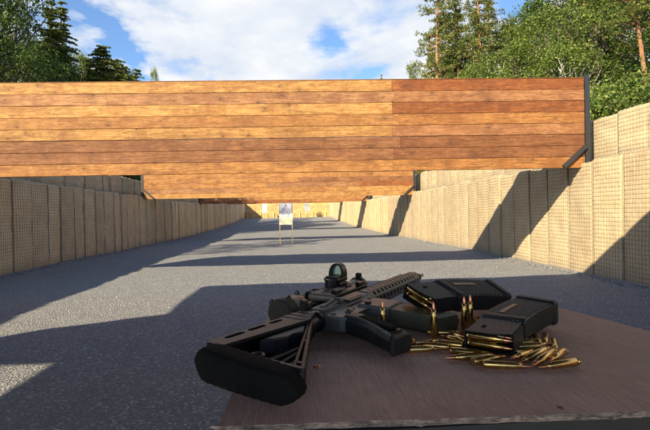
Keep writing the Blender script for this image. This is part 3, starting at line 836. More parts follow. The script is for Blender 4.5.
rings = [[bm.verts.new((x, SA + (.0182 + (.0012 if k % 2 else 0)) * math.cos(2 * PI * k / n), (.0182 + (.0012 if k % 2 else 0)) * math.sin(2 * PI * k / n))) for k in range(n)] for x in (.308, .322)]
for k in range(n): bm.faces.new((rings[0][k], rings[0][(k + 1) % n], rings[1][(k + 1) % n], rings[1][k]))
bm.faces.new(rings[0]); bm.faces.new(rings[1][::-1]); obj('zoom_ring', bm, M['anodk'], sc)
bm = bmesh.new(); tube(bm, [(.315, SA + .012, .014), (.315, SA + .017, .022)], .0045, 10); obj('throw_lever', bm, M['anodk'], sc)
bm = bmesh.new(); prism(bm, rrect(.040, .034, .008, 3, .418, SA), -.017, .017, .005); obj('turret_housing', bm, M['scopetan'], sc)
for p, q, r_ in (((.418, SA, .015), (.418, SA, .032), .0115), ((.418, SA + .015, 0), (.418, SA + .034, 0), .0115)):
    bm = bmesh.new(); tube(bm, [p, q], r_, 20); obj('turret_cap', bm, M['anodk'], sc)
bm = bmesh.new(); lathe(bm, [(.43, .015), (.515, .015), (.53, .0162), (.552, .0168)], 28, 'x', (0, SA, 0)); smooth_angle(obj('objective_tube', bm, M['scopetan'], sc), 25)
bm = bmesh.new(); n = 30
rings = [[bm.verts.new((x, SA + (r_ + (.001 if k % 2 else 0)) * math.cos(2 * PI * k / n), (r_ + (.001 if k % 2 else 0)) * math.sin(2 * PI * k / n))) for k in range(n)] for x, r_ in ((.548, .0185), (.553, .0205), (.563, .0205), (.57, .0185))]
for A, B in zip(rings, rings[1:]):
    for k in range(n): bm.faces.new((A[k], A[(k + 1) % n], B[(k + 1) % n], B[k]))
bm.faces.new(rings[0]); bm.faces.new(rings[-1][::-1]); obj('objective_cap', bm, M['anodk'], sc)
bm = bmesh.new(); prism(bm, [(.556, SA - .004), (.568, SA - .004), (.568, SA + .006), (.556, SA + .006)], .018, .029, .002); obj('objective_tab', bm, M['anodk'], sc)
# mount with two rings
bm = bmesh.new()
prism(bm, [(.335, .0315), (.505, .0315), (.505, .042), (.47, .044), (.37, .044), (.335, .042)], -.014, .016, .002)
mt = rp('scope_mount', bm, 'anodk')
for x in (.345, .472):
    bm = bmesh.new(); lathe(bm, [(x, .0185), (x + .022, .0185)], 12, 'x', (0, SA, 0)); obj('ring', bm, M['anodk'], mt)
    bm = bmesh.new(); prism(bm, [(x + .002, .040), (x + .020, .040), (x + .020, .058), (x + .002, .058)], -.012, .014, .002); obj('ring_base', bm, M['anodk'], mt)
    for zz in (.017,):
        for xx in (x + .006, x + .016):
            bm = bmesh.new(); tube(bm, [(xx, SA + .004, zz), (xx, SA + .006, zz + .0045)], .0026, 8); obj('ring_screw', bm, M['steel'], mt)
bm = bmesh.new(); prism(bm, [(.352, .030), (.378, .030), (.374, .040), (.356, .040)], .016, .025, .002); obj('clamp_nut', bm, M['anodk'], mt)
bm = bmesh.new(); prism(bm, [(.462, .030), (.488, .030), (.484, .040), (.466, .040)], .016, .025, .002); obj('clamp_nut', bm, M['anodk'], mt)
# small bronze weapon light / clamp cylinder beside the scope
bm = bmesh.new(); tube(bm, [(.300, .052, .020), (.300, .046, .0205), (.300, .0455, .0205), (.302, .008, .0215)], [.0085, .0085, .0068, .0062], 18); wl = smooth_angle(rp('side_knob', bm, 'scopetan'), 30)
bm = bmesh.new(); tube(bm, [(.300, .060, .0195), (.300, .052, .020)], [.0078, .0090], 18); obj('knob_cap', bm, M['rubber'], wl)
# -- red dot on the offset mount, standing upright above the rifle
RX, RY = .452, .079
bm = bmesh.new(); prism(bm, [(RX - .012, RY - .016), (RX + .024, RY - .016), (RX + .024, RY + .014), (RX - .012, RY + .014)], .014, .024, .003)
rd = rp('red_dot_sight', bm, 'anodk')
bm = bmesh.new(); prism(bm, [(RX - .022, RY - .015), (RX + .026, RY - .0155), (RX + .026, RY + .0155), (RX - .022, RY + .015)], .024, .033, .003); obj('sight_base', bm, M['anodk'], rd)
bm = bmesh.new(); prism(bm, [(RX - .021, RY - .012), (RX - .002, RY - .013), (RX - .002, RY + .013), (RX - .021, RY + .012)], .0332, .0355, .001); obj('sight_deck', bm, M['anod'], rd)
def arch(w, h, n=18):
    pts = []
    for k in range(n + 1):
        a = PI - PI * k / n; pts.append((w / 2 * math.copysign(abs(math.cos(a)) ** .9, math.cos(a)), h * math.sin(a) ** .85))
    return pts
bm = bmesh.new()
outer = arch(.034, .027); inner = [(x * .66, .003 + z * .76) for x, z in arch(.034, .027)]
def ringf(x0, x1):
    A = [[bm.verts.new((xx, RY + p[0], .033 + p[1])) for p in poly] for xx in (x0, x1) for poly in (outer, inner)]
    o0, i0, o1, i1 = A; n = len(outer)
    for k in range(n):
        j = (k + 1) % n
        bm.faces.new((o0[k], o0[j], i0[j], i0[k])); bm.faces.new((o1[k], i1[k], i1[j], o1[j]))
        bm.faces.new((o0[k], o1[k], o1[j], o0[j])); bm.faces.new((i0[k], i0[j], i1[j], i1[k]))
ringf(RX + .002, RX + .02); obj('sight_hood', bm, M['anodk'], rd)
bm = bmesh.new()
A = [[bm.verts.new((xx, RY + p[0] * .99, .033 + p[1])) for p in inner] for xx in (RX + .010, RX + .012)]
bm.faces.new(A[0]); bm.faces.new(A[1][::-1])
for k in range(len(inner)): bm.faces.new((A[0][k], A[0][(k + 1) % len(inner)], A[1][(k + 1) % len(inner)], A[1][k]))
obj('sight_lens', bm, M['glass'], rd)

# ------------------------------------------------------------------ magazines   local x: feed end -> floor plate, y: towards the rear, z thickness
def spine(s_, bend=.30, L=.186, x0=.055):
    """point and direction of the curved centre line at arclength s_; bends to -y"""
    if s_ <= x0: return Vector((s_, 0)), 0.0
    k = bend / (L - x0); a = k * (s_ - x0)
    return Vector((x0 + math.sin(a) / k, -(1 - math.cos(a)) / k)), -a
def mag_body(bm, s0, s1, step, W, H, rfn, r=.004):
    rings = []; n = max(1, int(round((s1 - s0) / step)))
    for i in range(n + 1):
        s_ = s0 + (s1 - s0) * i / n; p, a = spine(s_)
        w, h = rfn(i, n, s_); nd = Vector((-math.sin(a), math.cos(a)))
        rings.append([bm.verts.new((p.x + nd.x * q[0], p.y + nd.y * q[0], q[1])) for q in rrect(W * w, H * h, r, 3)])
    for A, B in zip(rings, rings[1:]):
        for k in range(len(A)): bm.faces.new((A[k], A[(k + 1) % len(A)], B[(k + 1) % len(A)], B[k]))
    bm.faces.new(rings[0]); bm.faces.new(rings[-1][::-1])

def magazine(name, label, mat4, mname='polymer', parent=None, rounds=True, win=True, group=None, ribs=True):
    m = M[mname]
    if parent: t = bpy.data.objects.new(name, None); link(t, parent); t.matrix_local = mat4
    else: t = thing(name, label, 'magazine', mat=mat4, group=group)
    # upper neck: open box so that the rounds show between the feed lips
    bm = bmesh.new(); W, H, th = .060, .0225, .0017
    def sec(x, w, h): return [(x, -w / 2, -h / 2), (x, w / 2, -h / 2), (x, w / 2, h / 2), (x, -w / 2, h / 2)]
    xa = .004
    o0 = [bm.verts.new(p) for p in sec(xa, W, H)]; o1 = [bm.verts.new(p) for p in sec(.078, W * 1.0, H)]
    i0 = [bm.verts.new(p) for p in sec(xa, W - .004, H - 2 * th)]; i1 = [bm.verts.new(p) for p in sec(.03, W - .004, H - 2 * th)]
    for k in range(4):
        j = (k + 1) % 4
        bm.faces.new((o0[k], o0[j], o1[j], o1[k])); bm.faces.new((i0[k], i1[k], i1[j], i0[j])); bm.faces.new((o0[k], i0[k], i0[j], o0[j]))
    bm.faces.new(i1); bm.faces.new(o1[::-1])
    es = [e for e in bm.edges if abs(e.verts[0].co.x - e.verts[1].co.x) > .02]
    bmesh.ops.bevel(bm, geom=es, offset=.0022, segments=2, affect='EDGES', clamp_overlap=True)
    neck = obj('neck', bm, m, t)
    for sz in (1, -1):   # feed lips
        bm = bmesh.new()
        prism(bm, [(-.0015, -.010), (.0042, -.024), (.0042, .0295), (-.0035, .0295), (-.0035, 0)], sz * H / 2 - (th if sz > 0 else 0), sz * H / 2 + (0 if sz > 0 else th), .0004, 1)
        obj('feed_lip', bm, m, neck)
    bm = bmesh.new(); box(bm, -.0035, .0041, .0282, .0299, -H / 2 + .001, H / 2 - .001); obj('back_lip', bm, m, neck)
    bm = bmesh.new(); prism(bm, rrect(.009, .005, .001, 2, .024, .012), H / 2 - .0006, H / 2 + .0005); obj('catch_notch', bm, M['rubber'], neck)
    for yy in (-.016, -.022):
        bm = bmesh.new(); prism(bm, [(.058, yy), (.082, yy - .001), (.082, yy + .003), (.060, yy + .0025)], H / 2 - .001, H / 2 + .0012, .0004, 1); obj('guide_rib', bm, m, neck)
    # ribbed body
    bm = bmesh.new()
    def rf(i, n, s_):
        e = 1 - .18 * max(0, 1 - (s_ - .062) / .010)
        g = .93 if ribs and i % 4 in (2, 3) and s_ > .080 else 1.0
        return (1.035, e * (.965 if g < 1 else 1))
    mag_body(bm, .062, .182, .0024, .0605, .0275, rf, .0035)
    obj('body', bm, m, t)
    # smooth centre spine panels between the rib groups
    if win:
        bm = bmesh.new(); pts = []
        for k in range(9):
            s_ = .090 + .052 * k / 8; p, a = spine(s_); nd = Vector((-math.sin(a), math.cos(a)))
            pts.append([bm.verts.new((p.x + nd.x * q, p.y + nd.y * q, zz)) for q, zz in ((.005, .0138), (.012, .0138), (.012, .0144), (.005, .0144))])
        for A, B in zip(pts, pts[1:]):
            for k in range(4): bm.faces.new((A[k], A[(k + 1) % 4], B[(k + 1) % 4], B[k]))
        bm.faces.new(pts[0]); bm.faces.new(pts[-1][::-1]); obj('round_window', bm, M['window'], t)
    bm = bmesh.new(); mag_body(bm, .179, .196, .0042, .066, .0315, lambda i, n, s_: ((1, 1) if 0 < i < n else (.95, .9)), .005); obj('floor_plate', bm, m, t)
    if rounds:
        for x, z in ((.0025, .0045), (.0055, -.0048), (.0125, .0048)):
            cartridge((x, .0275, z), (0, -1, 0), '', None, parent=t)
    return t

MAGZ = 1.22
def mag_matrix(p_feed, p_base, yaxis):
    X = (Vector(p_base) - Vector(p_feed)).normalized(); Y = Vector(yaxis); Y = (Y - X * Y.dot(X)).normalized(); Zv = X.cross(Y)
    return Matrix.Translation(p_feed) @ Matrix((X, Y, Zv)).transposed().to_4x4() @ Matrix.Diagonal((1.03, 1.03, MAGZ, 1))
g = 'loose magazines on the table'
magazine('magazine', 'loaded black ribbed magazine lying flat at the right, beside the loose cartridge pile', mag_matrix((.257, .588, T + .0165), (.403, .762, T + .029), (-.76, .65, 0)), group=g)
magazine('magazine', 'loaded black ribbed magazine propped on the olive magazine behind the standing cartridges', mag_matrix((.213, .762, T + .043), (.385, .870, T + .034), (-.053, .045, .024)), group=g)
# olive magazine seated in the rifle: local x runs down (-y of rifle)
mm = Matrix.Translation((.352, .010, 0)) @ Matrix(((-.03, .9995, 0), (-.9995, -.03, 0), (0, 0, 1))).to_4x4() @ Matrix.Diagonal((.97, .86, .9, 1))
magazine('inserted_magazine', '', mm, 'olive', parent=rifle, rounds=False, win=False, ribs=False)

# ------------------------------------------------------------------ loose cartridges
def W3(x, y, z=0): return Vector((x, y, T + z))
#  (base xy, tip xy, height of the axis over the table)
CAM = Vector((0, 0, 1.35))
import_f, yaw, pit, rol = 462., .0762, -.0105, .0192
LOOSE = []
def lay(bx, by, tx, ty, zb, zt, label): LOOSE.append((bx, by, tx, ty, zb, zt, label))
lay(0.1461, 0.6115, 0.2031, 0.6128, 0.0050, 0.0040, 'cartridge at the left front edge of the pile below the rifle grip, bullet pointing right')
lay(0.2135, 0.6138, 0.1635, 0.6413, 0.0050, 0.0040, 'cartridge at the left of the pile with its bullet pointing left toward the rifle grip')
lay(0.2308, 0.6077, 0.1900, 0.6474, 0.0080, 0.0050, 'cartridge behind the leftmost pair, touching the feed end of the right magazine')
lay(0.2070, 0.6938, 0.2625, 0.6804, 0.0050, 0.0040, 'cartridge lying behind the lone upright cartridge, bullet pointing right')
lay(0.2431, 0.6220, 0.2192, 0.6738, 0.0070, 0.0050, 'front one of two parallel bright cartridges slanting toward the right magazine')
lay(0.2401, 0.6204, 0.2348, 0.6772, 0.0100, 0.0070, 'rear one of two parallel bright cartridges slanting toward the right magazine')
lay(0.2498, 0.5708, 0.1928, 0.5728, 0.0060, 0.0040, 'long cartridge in front of the right magazine, bullet pointing left')
lay(0.2101, 0.5982, 0.2560, 0.5644, 0.0055, 0.0080, 'round tucked under the feed lips of the right magazine')
lay(0.2201, 0.5495, 0.2735, 0.5696, 0.0060, 0.0040, 'cartridge end just behind the frontmost cartridge')
lay(0.2296, 0.5419, 0.2850, 0.5286, 0.0050, 0.0040, 'frontmost cartridge of the pile, bullet pointing right')
lay(0.3457, 0.5356, 0.2897, 0.5250, 0.0050, 0.0040, 'rightmost cartridge of the pile, dark base at the right and bullet pointing left')
lay(0.3273, 0.5559, 0.2809, 0.5228, 0.0130, 0.0070, 'cartridge leaning over the right end of the pile, bullet pointing down at the viewer')
lay(0.3518, 0.5717, 0.3089, 0.5342, 0.0060, 0.0080, 'cartridge just behind the rightmost one, base away from the viewer')
lay(0.3662, 0.6231, 0.3401, 0.5724, 0.0050, 0.0040, 'rear right cartridge of the three pointing at the viewer')
lay(0.3696, 0.6491, 0.3412, 0.5997, 0.0050, 0.0040, 'middle cartridge of the three pointing at the viewer behind the pile')
lay(0.3555, 0.6485, 0.3323, 0.5964, 0.0050, 0.0040, 'left cartridge of the three pointing at the viewer, close to the right magazine')
lay(0.3216, 0.5630, 0.2711, 0.5366, 0.0130, 0.0060, 'golden cartridge crossing the middle right of the pile')
lay(0.3090, 0.5747, 0.2637, 0.5402, 0.0060, 0.0110, 'copper tipped cartridge crossing behind the frontmost one')
lay(0.2908, 0.5831, 0.3476, 0.5785, 0.0050, 0.0090, 'cartridge lying against the near side of the right magazine')
lay(0.3015, 0.6017, 0.3582, 0.6080, 0.0050, 0.0050, 'second cartridge tucked along the near side of the right magazine')
lay(0.3069, 0.6179, 0.3631, 0.6273, 0.0050, 0.0040, 'cartridge mostly hidden beneath the right magazine')
lay(0.1704, 0.6446, 0.1715, 0.7016, 0.0050, 0.0040, 'cartridge pointing away behind the end of the rifle grip')
lay(0.2788, 0.7567, 0.2646, 0.8119, 0.0050, 0.0040, 'cartridge lying just left of the upright pair, mostly in shadow')
lay(0.3035, 0.7492, 0.3476, 0.7853, 0.0050, 0.0040, 'cartridge lying just right of the upright pair, in the shadow of the magazine')
for bx, by, tx, ty, zb, zt, lab in LOOSE:
    cartridge(W3(bx, by, zb), W3(tx, ty, zt) - W3(bx, by, zb), lab, 'loose cartridges on the table')
for x, y, lab in ((0.2097, 0.6695, 'cartridge standing upright alone in front of the propped magazine'), (0.2692, 0.7031, 'left cartridge of the upright pair between the two black magazines'), (0.2830, 0.7133, 'right cartridge of the upright pair between the two black magazines'), (0.1380, 0.6937, 'upright cartridge standing beside the rifle grip and magazine well')):
    cartridge(W3(x, y, 0), (0, 0, 1), lab, 'cartridges standing upright')

# ------------------------------------------------------------------ trees
def leaf(bm, p, size, r, flat=0):
    n = Vector((r.gauss(0, 1), r.gauss(0, 1), r.gauss(0, 1) + flat)).normalized()
    t = n.orthogonal().normalized(); t = Matrix.Rotation(r.random() * 6.28, 3, n) @ t; b = n.cross(t)
    a = size * r.uniform(.6, 1.3); w = a * r.uniform(.4, .7)
    vs = [bm.verts.new(p + t * a + n * a * .15), bm.verts.new(p + b * w), bm.verts.new(p - t * a * .8), bm.verts.new(p - b * w)]
    bm.faces.new(vs)

def mesh_of(bm, name, mat):
    me = bpy.data.meshes.new(name); bm.to_mesh(me); bm.free(); me.materials.append(mat); return me

def limb_pts(p, q, r, n=5, w=.06):
    p, q = Vector(p), Vector(q); L = (q - p).length
    return [p.lerp(q, i / n) + (Vector((r.gauss(0, 1), r.gauss(0, 1), r.gauss(0, 1))) * w * L * .3 * (0 < i < n)) for i in range(n + 1)]

def proto_broad(seed, h, rad, leafm, barkm, low=.18, nclump=110, per=150, ls=.062):
    r = random.Random(seed); tr = bmesh.new(); cr = bmesh.new()
    top = Vector((r.uniform(-.4, .4), r.uniform(-.4, .4), h * .9)); tp = limb_pts((0, 0, -.3), top, r, 8, .04)
    tube(tr, tp, [h * .018 * (1 - .85 * i / 8) + .02 for i in range(9)], 9)
    for k in range(nclump):
        t = r.random() ** .8; z = h * (low + (1 - low) * t)
        prof = math.sin(PI * min(1, .12 + t * .86)) ** .6
        a = r.random() * 2 * PI; q = rad * prof * math.sqrt(r.uniform(.12, 1)) * (1 + .35 * mnoise.noise(Vector((math.cos(a) * 1.5, math.sin(a) * 1.5, z * .35 + seed))))
        c = Vector((q * math.cos(a), q * math.sin(a), z))
        base = tp[min(8, max(1, int(8 * (z / h) * .85)))]
        if k % 2 == 0:
            lp = limb_pts(base, c, r, 4, .2); tube(tr, lp, [.05, .04, .028, .018, .008], 5)
        s_ = rad * r.uniform(.12, .28)
        for m in range(int(per * r.uniform(.6, 1.3))):
            v = Vector((r.gauss(0, 1), r.gauss(0, 1), r.gauss(0, .6))); v = v.normalized() * r.random() ** .45 * s_
            leaf(cr, c + v, ls, r, .6)
    return mesh_of(tr, 'trunk', barkm), mesh_of(cr, 'crown', leafm)

def proto_spruce(seed, h, rad, leafm, barkm, per=16, low=.12):
    r = random.Random(seed); tr = bmesh.new(); cr = bmesh.new()
    tube(tr, [(0, 0, -.3), (0, 0, h * .5), (.05, 0, h * .98)], [h * .014, h * .008, .015], 8)
    z = h * low
    while z < h * .985:
        t = (z / h - low) / (1 - low); R_ = rad * (1 - t) ** .6 * r.uniform(.75, 1.12) + .08
        nb = r.randint(7, 10)
        for b in range(nb):
            a = r.random() * 2 * PI; Lb = R_ * r.uniform(.65, 1.15); up = .35 * t - .12
            d = Vector((math.cos(a), math.sin(a), 0))
            pts = [Vector((0, 0, z)) + d * Lb * u + Vector((0, 0, Lb * (up * u - .38 * u * u + .22 * max(0, u - .7)))) for u in (0, .3, .6, 1)]
            tube(tr, pts, [.022, .016, .01, .004], 4, False)
            n = int(per * (1 + Lb * 6))
            for m in range(n):
                u = r.random() ** .75; i = min(2, int(u * 3)); f = u * 3 - i; p = pts[i].lerp(pts[i + 1], min(1, f))
                s_ = Lb * .16 * (1.1 - u * .8); sd = d.cross(Vector((0, 0, 1)))
                p = p + sd * r.gauss(0, 1) * s_ + Vector((0, 0, -abs(r.gauss(0, 1)) * s_ * .55 + .02))
                leaf(cr, p, .055, r, .2)
        z += h * r.uniform(.008, .03)
    return mesh_of(tr, 'trunk', barkm), mesh_of(cr, 'crown', leafm)

def proto_pine(seed, h, leafm, barkm, start=.35, rad=2.3, lean=0, ls=.06, nb=46, tr0=.1):
    r = random.Random(seed); tr = bmesh.new(); cr = bmesh.new()
    tp = [Vector((lean * (t ** 1.4) * h + .12 * math.sin(t * 7 + seed), .1 * math.sin(t * 5), -.3 + t * (h + .3))) for t in [i / 12 for i in range(13)]]
    tube(tr, tp, [tr0 * (1 - .8 * i / 12) + .02 for i in range(13)], 10)
    for k in range(nb):
        t = start + (1 - start) * (k + r.random()) / nb; i = min(11, int(t * 12)); p = tp[i].lerp(tp[i + 1], t * 12 - i)
        a = r.random() * 2 * PI; Lb = rad * (1.05 - .75 * (t - start) / (1 - start)) * r.uniform(.5, 1.15)
        q = p + Vector((math.cos(a) * Lb, math.sin(a) * Lb, Lb * r.uniform(-.12, .4)))
        lp = limb_pts(p, q, r, 5, .16); tube(tr, lp, [.045, .035, .028, .02, .014, .006], 5)
        for m in range(r.randint(5, 8)):
            c = lp[r.randint(2, 5)] + Vector((r.gauss(0, .22), r.gauss(0, .22), r.gauss(0, .1)))
            s_ = r.uniform(.16, .32)
            for w in range(34):
                v = Vector((r.gauss(0, 1), r.gauss(0, 1), abs(r.gauss(0, .6)))).normalized() * s_ * r.random() ** .5
                leaf(cr, c + v, ls, r)
    return mesh_of(tr, 'trunk', barkm), mesh_of(cr, 'crown', leafm)

def plant(name, proto, loc, sc, rz, label, group):
    t = thing(name, label, 'tree', loc, group)
    t.rotation_euler.z = rz; t.scale = (sc[0], sc[0], sc[1]) if isinstance(sc, tuple) else (sc, sc, sc)
    link(bpy.data.objects.new('trunk', proto[0]), t); link(bpy.data.objects.new('crown', proto[1]), t); return t

def at(px, d):  # ground position seen d metres out in the direction of picture column px (640 wide picture centre 325)
    a = math.atan((px - 287) / 462.0); return (d * math.tan(a), d)

if True:
    P_b1 = proto_broad(1, 11, 3.0, M['lf_dark'], M['bk_dark'], .18, 190, 150)
    P_b2 = proto_broad(2, 11, 2.8, M['lf_dec'], M['bk_dark'], .12, 165)
    P_b3 = proto_broad(3, 9, 2.6, M['lf_dec'], M['bk_birch'], .1, 100, 120)
    P_s1 = proto_spruce(4, 12, 1.7, M['lf_spr'], M['bk_dark'])
    P_s2 = proto_spruce(5, 8, 2.0, M['lf_spr'], M['bk_dark'])
    P_p1 = proto_pine(6, 15, M['lf_pine'], M['bk_pine'], .15, 2.3, 0, .06, 84)
    P_p2 = proto_pine(7, 13, M['lf_pine'], M['bk_pine'], .12, 2.4, .02, .06, 76)
    P_p3 = proto_pine(8, 15, M['lf_pine'], M['bk_pine'], .72, 1.8, -.07, tr0=.17)
    P_u1 = proto_broad(9, 3.2, 2.2, M['lf_dec'], M['bk_dark'], .05, 60, 120, .06)
    big = 'trees behind the left wall'; rg = 'trees behind the right wall'
    def tr_(proto, h0, px, d, topy, wid, rz, label, group, hmin=0, name='tree'):
        if group == big: d *= .7; wid *= .7
        x, y = at(px, d); base = 1.0; top = 1.35 + (211 - topy - (px - 287) * .0185) / 462. * d; sz = (top - base) / h0
        return plant(name, proto, (x, y, base), (wid, sz), rz, label, group)
    B, Pn, Sp = 'broadleaf_tree', 'pine_tree', 'spruce_tree'
    tr_(P_b1, 11, 14, 36, -40, 1.75, .3, 'large dark broadleaf tree filling the left edge, running out of the top', big, name=B)
    tr_(P_b1, 11, -25, 33, -30, 1.7, 2.0, 'dark broadleaf tree cut off by the left edge of the photo', big, name=B)
    tr_(P_b2, 11, 30, 44, 24, 1.2, 4.0, 'broadleaf tree between the large dark tree and the tall spruce', big, name=B)
    tr_(P_s1, 12, 63, 42, 9, 1.75, .5, 'tall spruce left of the twin tops, highest point of the left wood', big, name=Sp)
    tr_(P_s1, 12, 73, 43.5, 8, 1.6, 2.5, 'tall slim spruce right of the twin tops', big, name=Sp)
    tr_(P_b1, 11, 52, 50, 52, 1.5, 1.0, 'low dark broadleaf tree at the foot of the tall spruces', big, name=B)
    tr_(P_b2, 11, 88, 47, 62, .9, 5.0, 'low broadleaf tree right of the tall spruces', big, name=B)
    tr_(P_s2, 8, 110, 46, 48, 2.2, 1.5, 'broad medium spruce standing alone right of the tall pair', big, name=Sp)
    tr_(P_s2, 8, 96, 49, 60, 1.9, 3.5, 'short spruce at the left foot of the broad medium spruce', big, name=Sp)
    tr_(P_s2, 8, 124, 50, 61, 2.0, 2.2, 'short spruce at the right foot of the broad medium spruce', big, name=Sp)
    tr_(P_s2, 8, 141, 60, 70, 1.7, .2, 'tiny spruce top left of the gap in the tree line', big, name=Sp)
    tr_(P_s2, 8, 131, 56, 68, 1.9, 4.4, 'tiny spruce top just right of the short spruces', big, name=Sp)
    tr_(P_b2, 11, 158, 66, 75, .5, .2, 'tiny round tree top, last one at the right end of the left tree line', big, name=B)
    tr_(P_s2, 8, 382, 78, 70, .5, .2, 'lone tiny tree top peeking over the middle of the nearest baffle', None, name=Sp)
    # right wood
    tr_(P_p1, 15, 441, 34, -28, 1.25, .4, 'tall thin pine at the left end of the right wood, branches reaching over the sky', rg, name=Pn)
    tr_(P_p2, 13, 462, 36, -20, 1.35, 1.9, 'tall sunlit pine second from the left of the right wood', rg, name=Pn)
    tr_(P_p1, 15, 484, 33, -30, 1.15, 3.4, 'tall pine in the middle of the sunny pines', rg, name=Pn)
    tr_(P_p2, 13, 433, 40, 38, 1.1, 5.0, 'shorter yellow green pine at the left end of the right wood', rg, name=Pn)
    tr_(P_b3, 9, 474, 36, 34, 1.25, 2.7, 'yellow green birch among the sunny pines', rg, name=B)
    tr_(P_b3, 9, 450, 38, 52, 1.2, 1.1, 'low young birch at the foot of the leftmost pines', rg, name=B)
    tr_(P_b2, 11, 416, 48, 64, .75, 1.0, 'small bushy tree left of all the pines, just above the baffle', rg, name=B)
    tr_(P_p1, 15, 512, 36, 18, 1.2, 5.2, 'pine with orange limbs left of the dense broadleaf trees', rg, name=Pn)
    tr_(P_b3, 9, 500, 31, 44, 1.3, 3.1, 'young birch right of the sunny pines', rg, name=B)
    tr_(P_b2, 11, 530, 28, 24, 1.2, .9, 'leafy tree at the left of the dense broadleaf group', rg, name=B)
    tr_(P_b2, 11, 562, 25, 6, 1.2, 2.9, 'dense broadleaf tree above the right end of the nearest baffle', rg, name=B)
    tr_(P_b3, 9, 578, 21, 34, .95, 5.5, 'pale trunked birch in front of the dense broadleaf group', rg, name=B)
    tr_(P_b2, 11, 604, 22, -14, 1.15, 4.2, 'dense broadleaf tree left of the leaning orange pine trunk', rg, name=B)
    tr_(P_b1, 11, 640, 25, -30, 1.3, .1, 'dark broadleaf tree behind the leaning orange pine trunk', rg, name=B)
    tr_(P_b1, 11, 585, 33, -30, 1.6, 1.1, 'dark broadleaf tree at the back of the right wood', rg, name=B)
    tr_(P_b1, 11, 545, 38, 0, 1.5, 3.3, 'dark broadleaf tree at the back, behind the orange limbs', rg, name=B)
    tr_(P_b1, 11, 690, 21, -30, 1.4, 3.1, 'dark broadleaf tree beyond the right edge of the photo', rg, name=B)
    tr_(P_p2, 13, 496, 38, 2, 1.3, 4.1, 'pine between the sunny pines and the orange limbed pine', rg, name=Pn)
    tr_(P_b3, 9, 488, 42, 22, 1.5, 1.3, 'yellow green birch behind the sunny pines', rg, name=B)
    tr_(P_p2, 13, 452, 42, 14, 1.3, .6, 'pine at the back of the sunny pines', rg, name=Pn)
    lp = tr_(P_p3, 15, 694, 17.5, -60, .75, .0, 'bare orange pine trunk leaning left at the right edge', rg, name=Pn)
    lp.rotation_euler.y = -.13
    tr_(P_p3, 15, 596, 30, -50, .8, 1.0, 'slim orange pine trunk between the dense broadleaf trees', rg, name=Pn)
    for px, d, ty, w_, lab in ((606, 13.5, 92, .85, 'leafy bush behind the wall, directly right of the black baffle post'), (634, 12.8, 84, .85, 'leafy bush behind the wall under the leaning pine trunk'), (660, 12.2, 72, .9, 'leafy bush cut by the right edge of the photo'), (590, 16, 84, .9, 'leafy bush hidden mostly by the right end of the nearest baffle')):
        x, y = at(px, d); tp_ = 1.35 + (205 - ty) / 462. * d
        plant('bush', P_u1, (x, y, 2.0), (w_, (tp_ - 2.0) / 3.2), px, lab, 'bushes behind the right wall')
    plant(B, proto_broad(12, 12.3, 2.5, M['lf_dec'], M['bk_dark'], .62, 46, 80, .09), (-14.2, 5.4, 0), 1, 0, 'loose broadleaf tree left of the shelter that throws dappled shade by the target', big)

# ------------------------------------------------------------------ sky, sun, camera
w = bpy.data.worlds.new('World'); S.world = w; w.use_nodes = True; nt = w.node_tree
sun_dir = Vector((SX, SY, -1)).normalized()            # direction the light travels
el = math.asin(-sun_dir.z); az = math.atan2(-sun_dir.x, -sun_dir.y)   # azimuth of the sun from +Y, clockwise
nd = nt.nodes; bg = nd['Background']
sky = nd.new('ShaderNodeTexSky'); sky.sky_type = 'NISHITA'; sky.sun_disc = False
sky.sun_elevation = el; sky.sun_rotation = az; sky.air_density = 1.0; sky.dust_density = .8; sky.ozone_density = 1.5
tc = nd.new('ShaderNodeTexCoord')
def VM(op, a, b=None):
    x = nd.new('ShaderNodeVectorMath'); x.operation = op
    for k, v in enumerate((a, b)):
        if v is None: continue
        if isinstance(v, bpy.types.NodeSocket): nt.links.new(v, x.inputs[k])
        else: x.inputs[k].default_value = v
    return x
def MA(op, a, b=0., cl=False):
    x = nd.new('ShaderNodeMath'); x.operation = op; x.use_clamp = cl
    for k, v in enumerate((a, b)):
        if isinstance(v, bpy.types.NodeSocket): nt.links.new(v, x.inputs[k])
        else: x.inputs[k].default_value = v
    return x.outputs[0]
dirn = VM('NORMALIZE', tc.outputs['Generated']).outputs[0]
sep = nd.new('ShaderNodeSeparateXYZ'); nt.links.new(dirn, sep.inputs[0])
den = MA('ADD', MA('MAXIMUM', sep.outputs[2], 0.0), .22)
cmb = nd.new('ShaderNodeCombineXYZ'); nt.links.new(MA('DIVIDE', sep.outputs[0], den), cmb.inputs[0]); nt.links.new(MA('DIVIDE', sep.outputs[1], den), cmb.inputs[1])
def NZ(scale, detail, rough, off=(0, 0, 0), dist=0.):
    v = VM('ADD', cmb.outputs[0], off).outputs[0]
    x = nd.new('ShaderNodeTexNoise'); nt.links.new(v, x.inputs['Vector']); x.inputs['Scale'].default_value = scale; x.inputs['Detail'].default_value = detail
    x.inputs['Roughness'].default_value = rough; x.inputs['Distortion'].default_value = dist; return x.outputs['Fac']
nw = NZ(4.5, 5, .6, (1, 5, 0)); nw2 = NZ(4.5, 5, .6, (6, 9, 0)); n1 = NZ(1.9, 9, .58, (3.1, 1.7, 0), .3); n2 = NZ(3.0, 6, .55, (8, 2, 0))
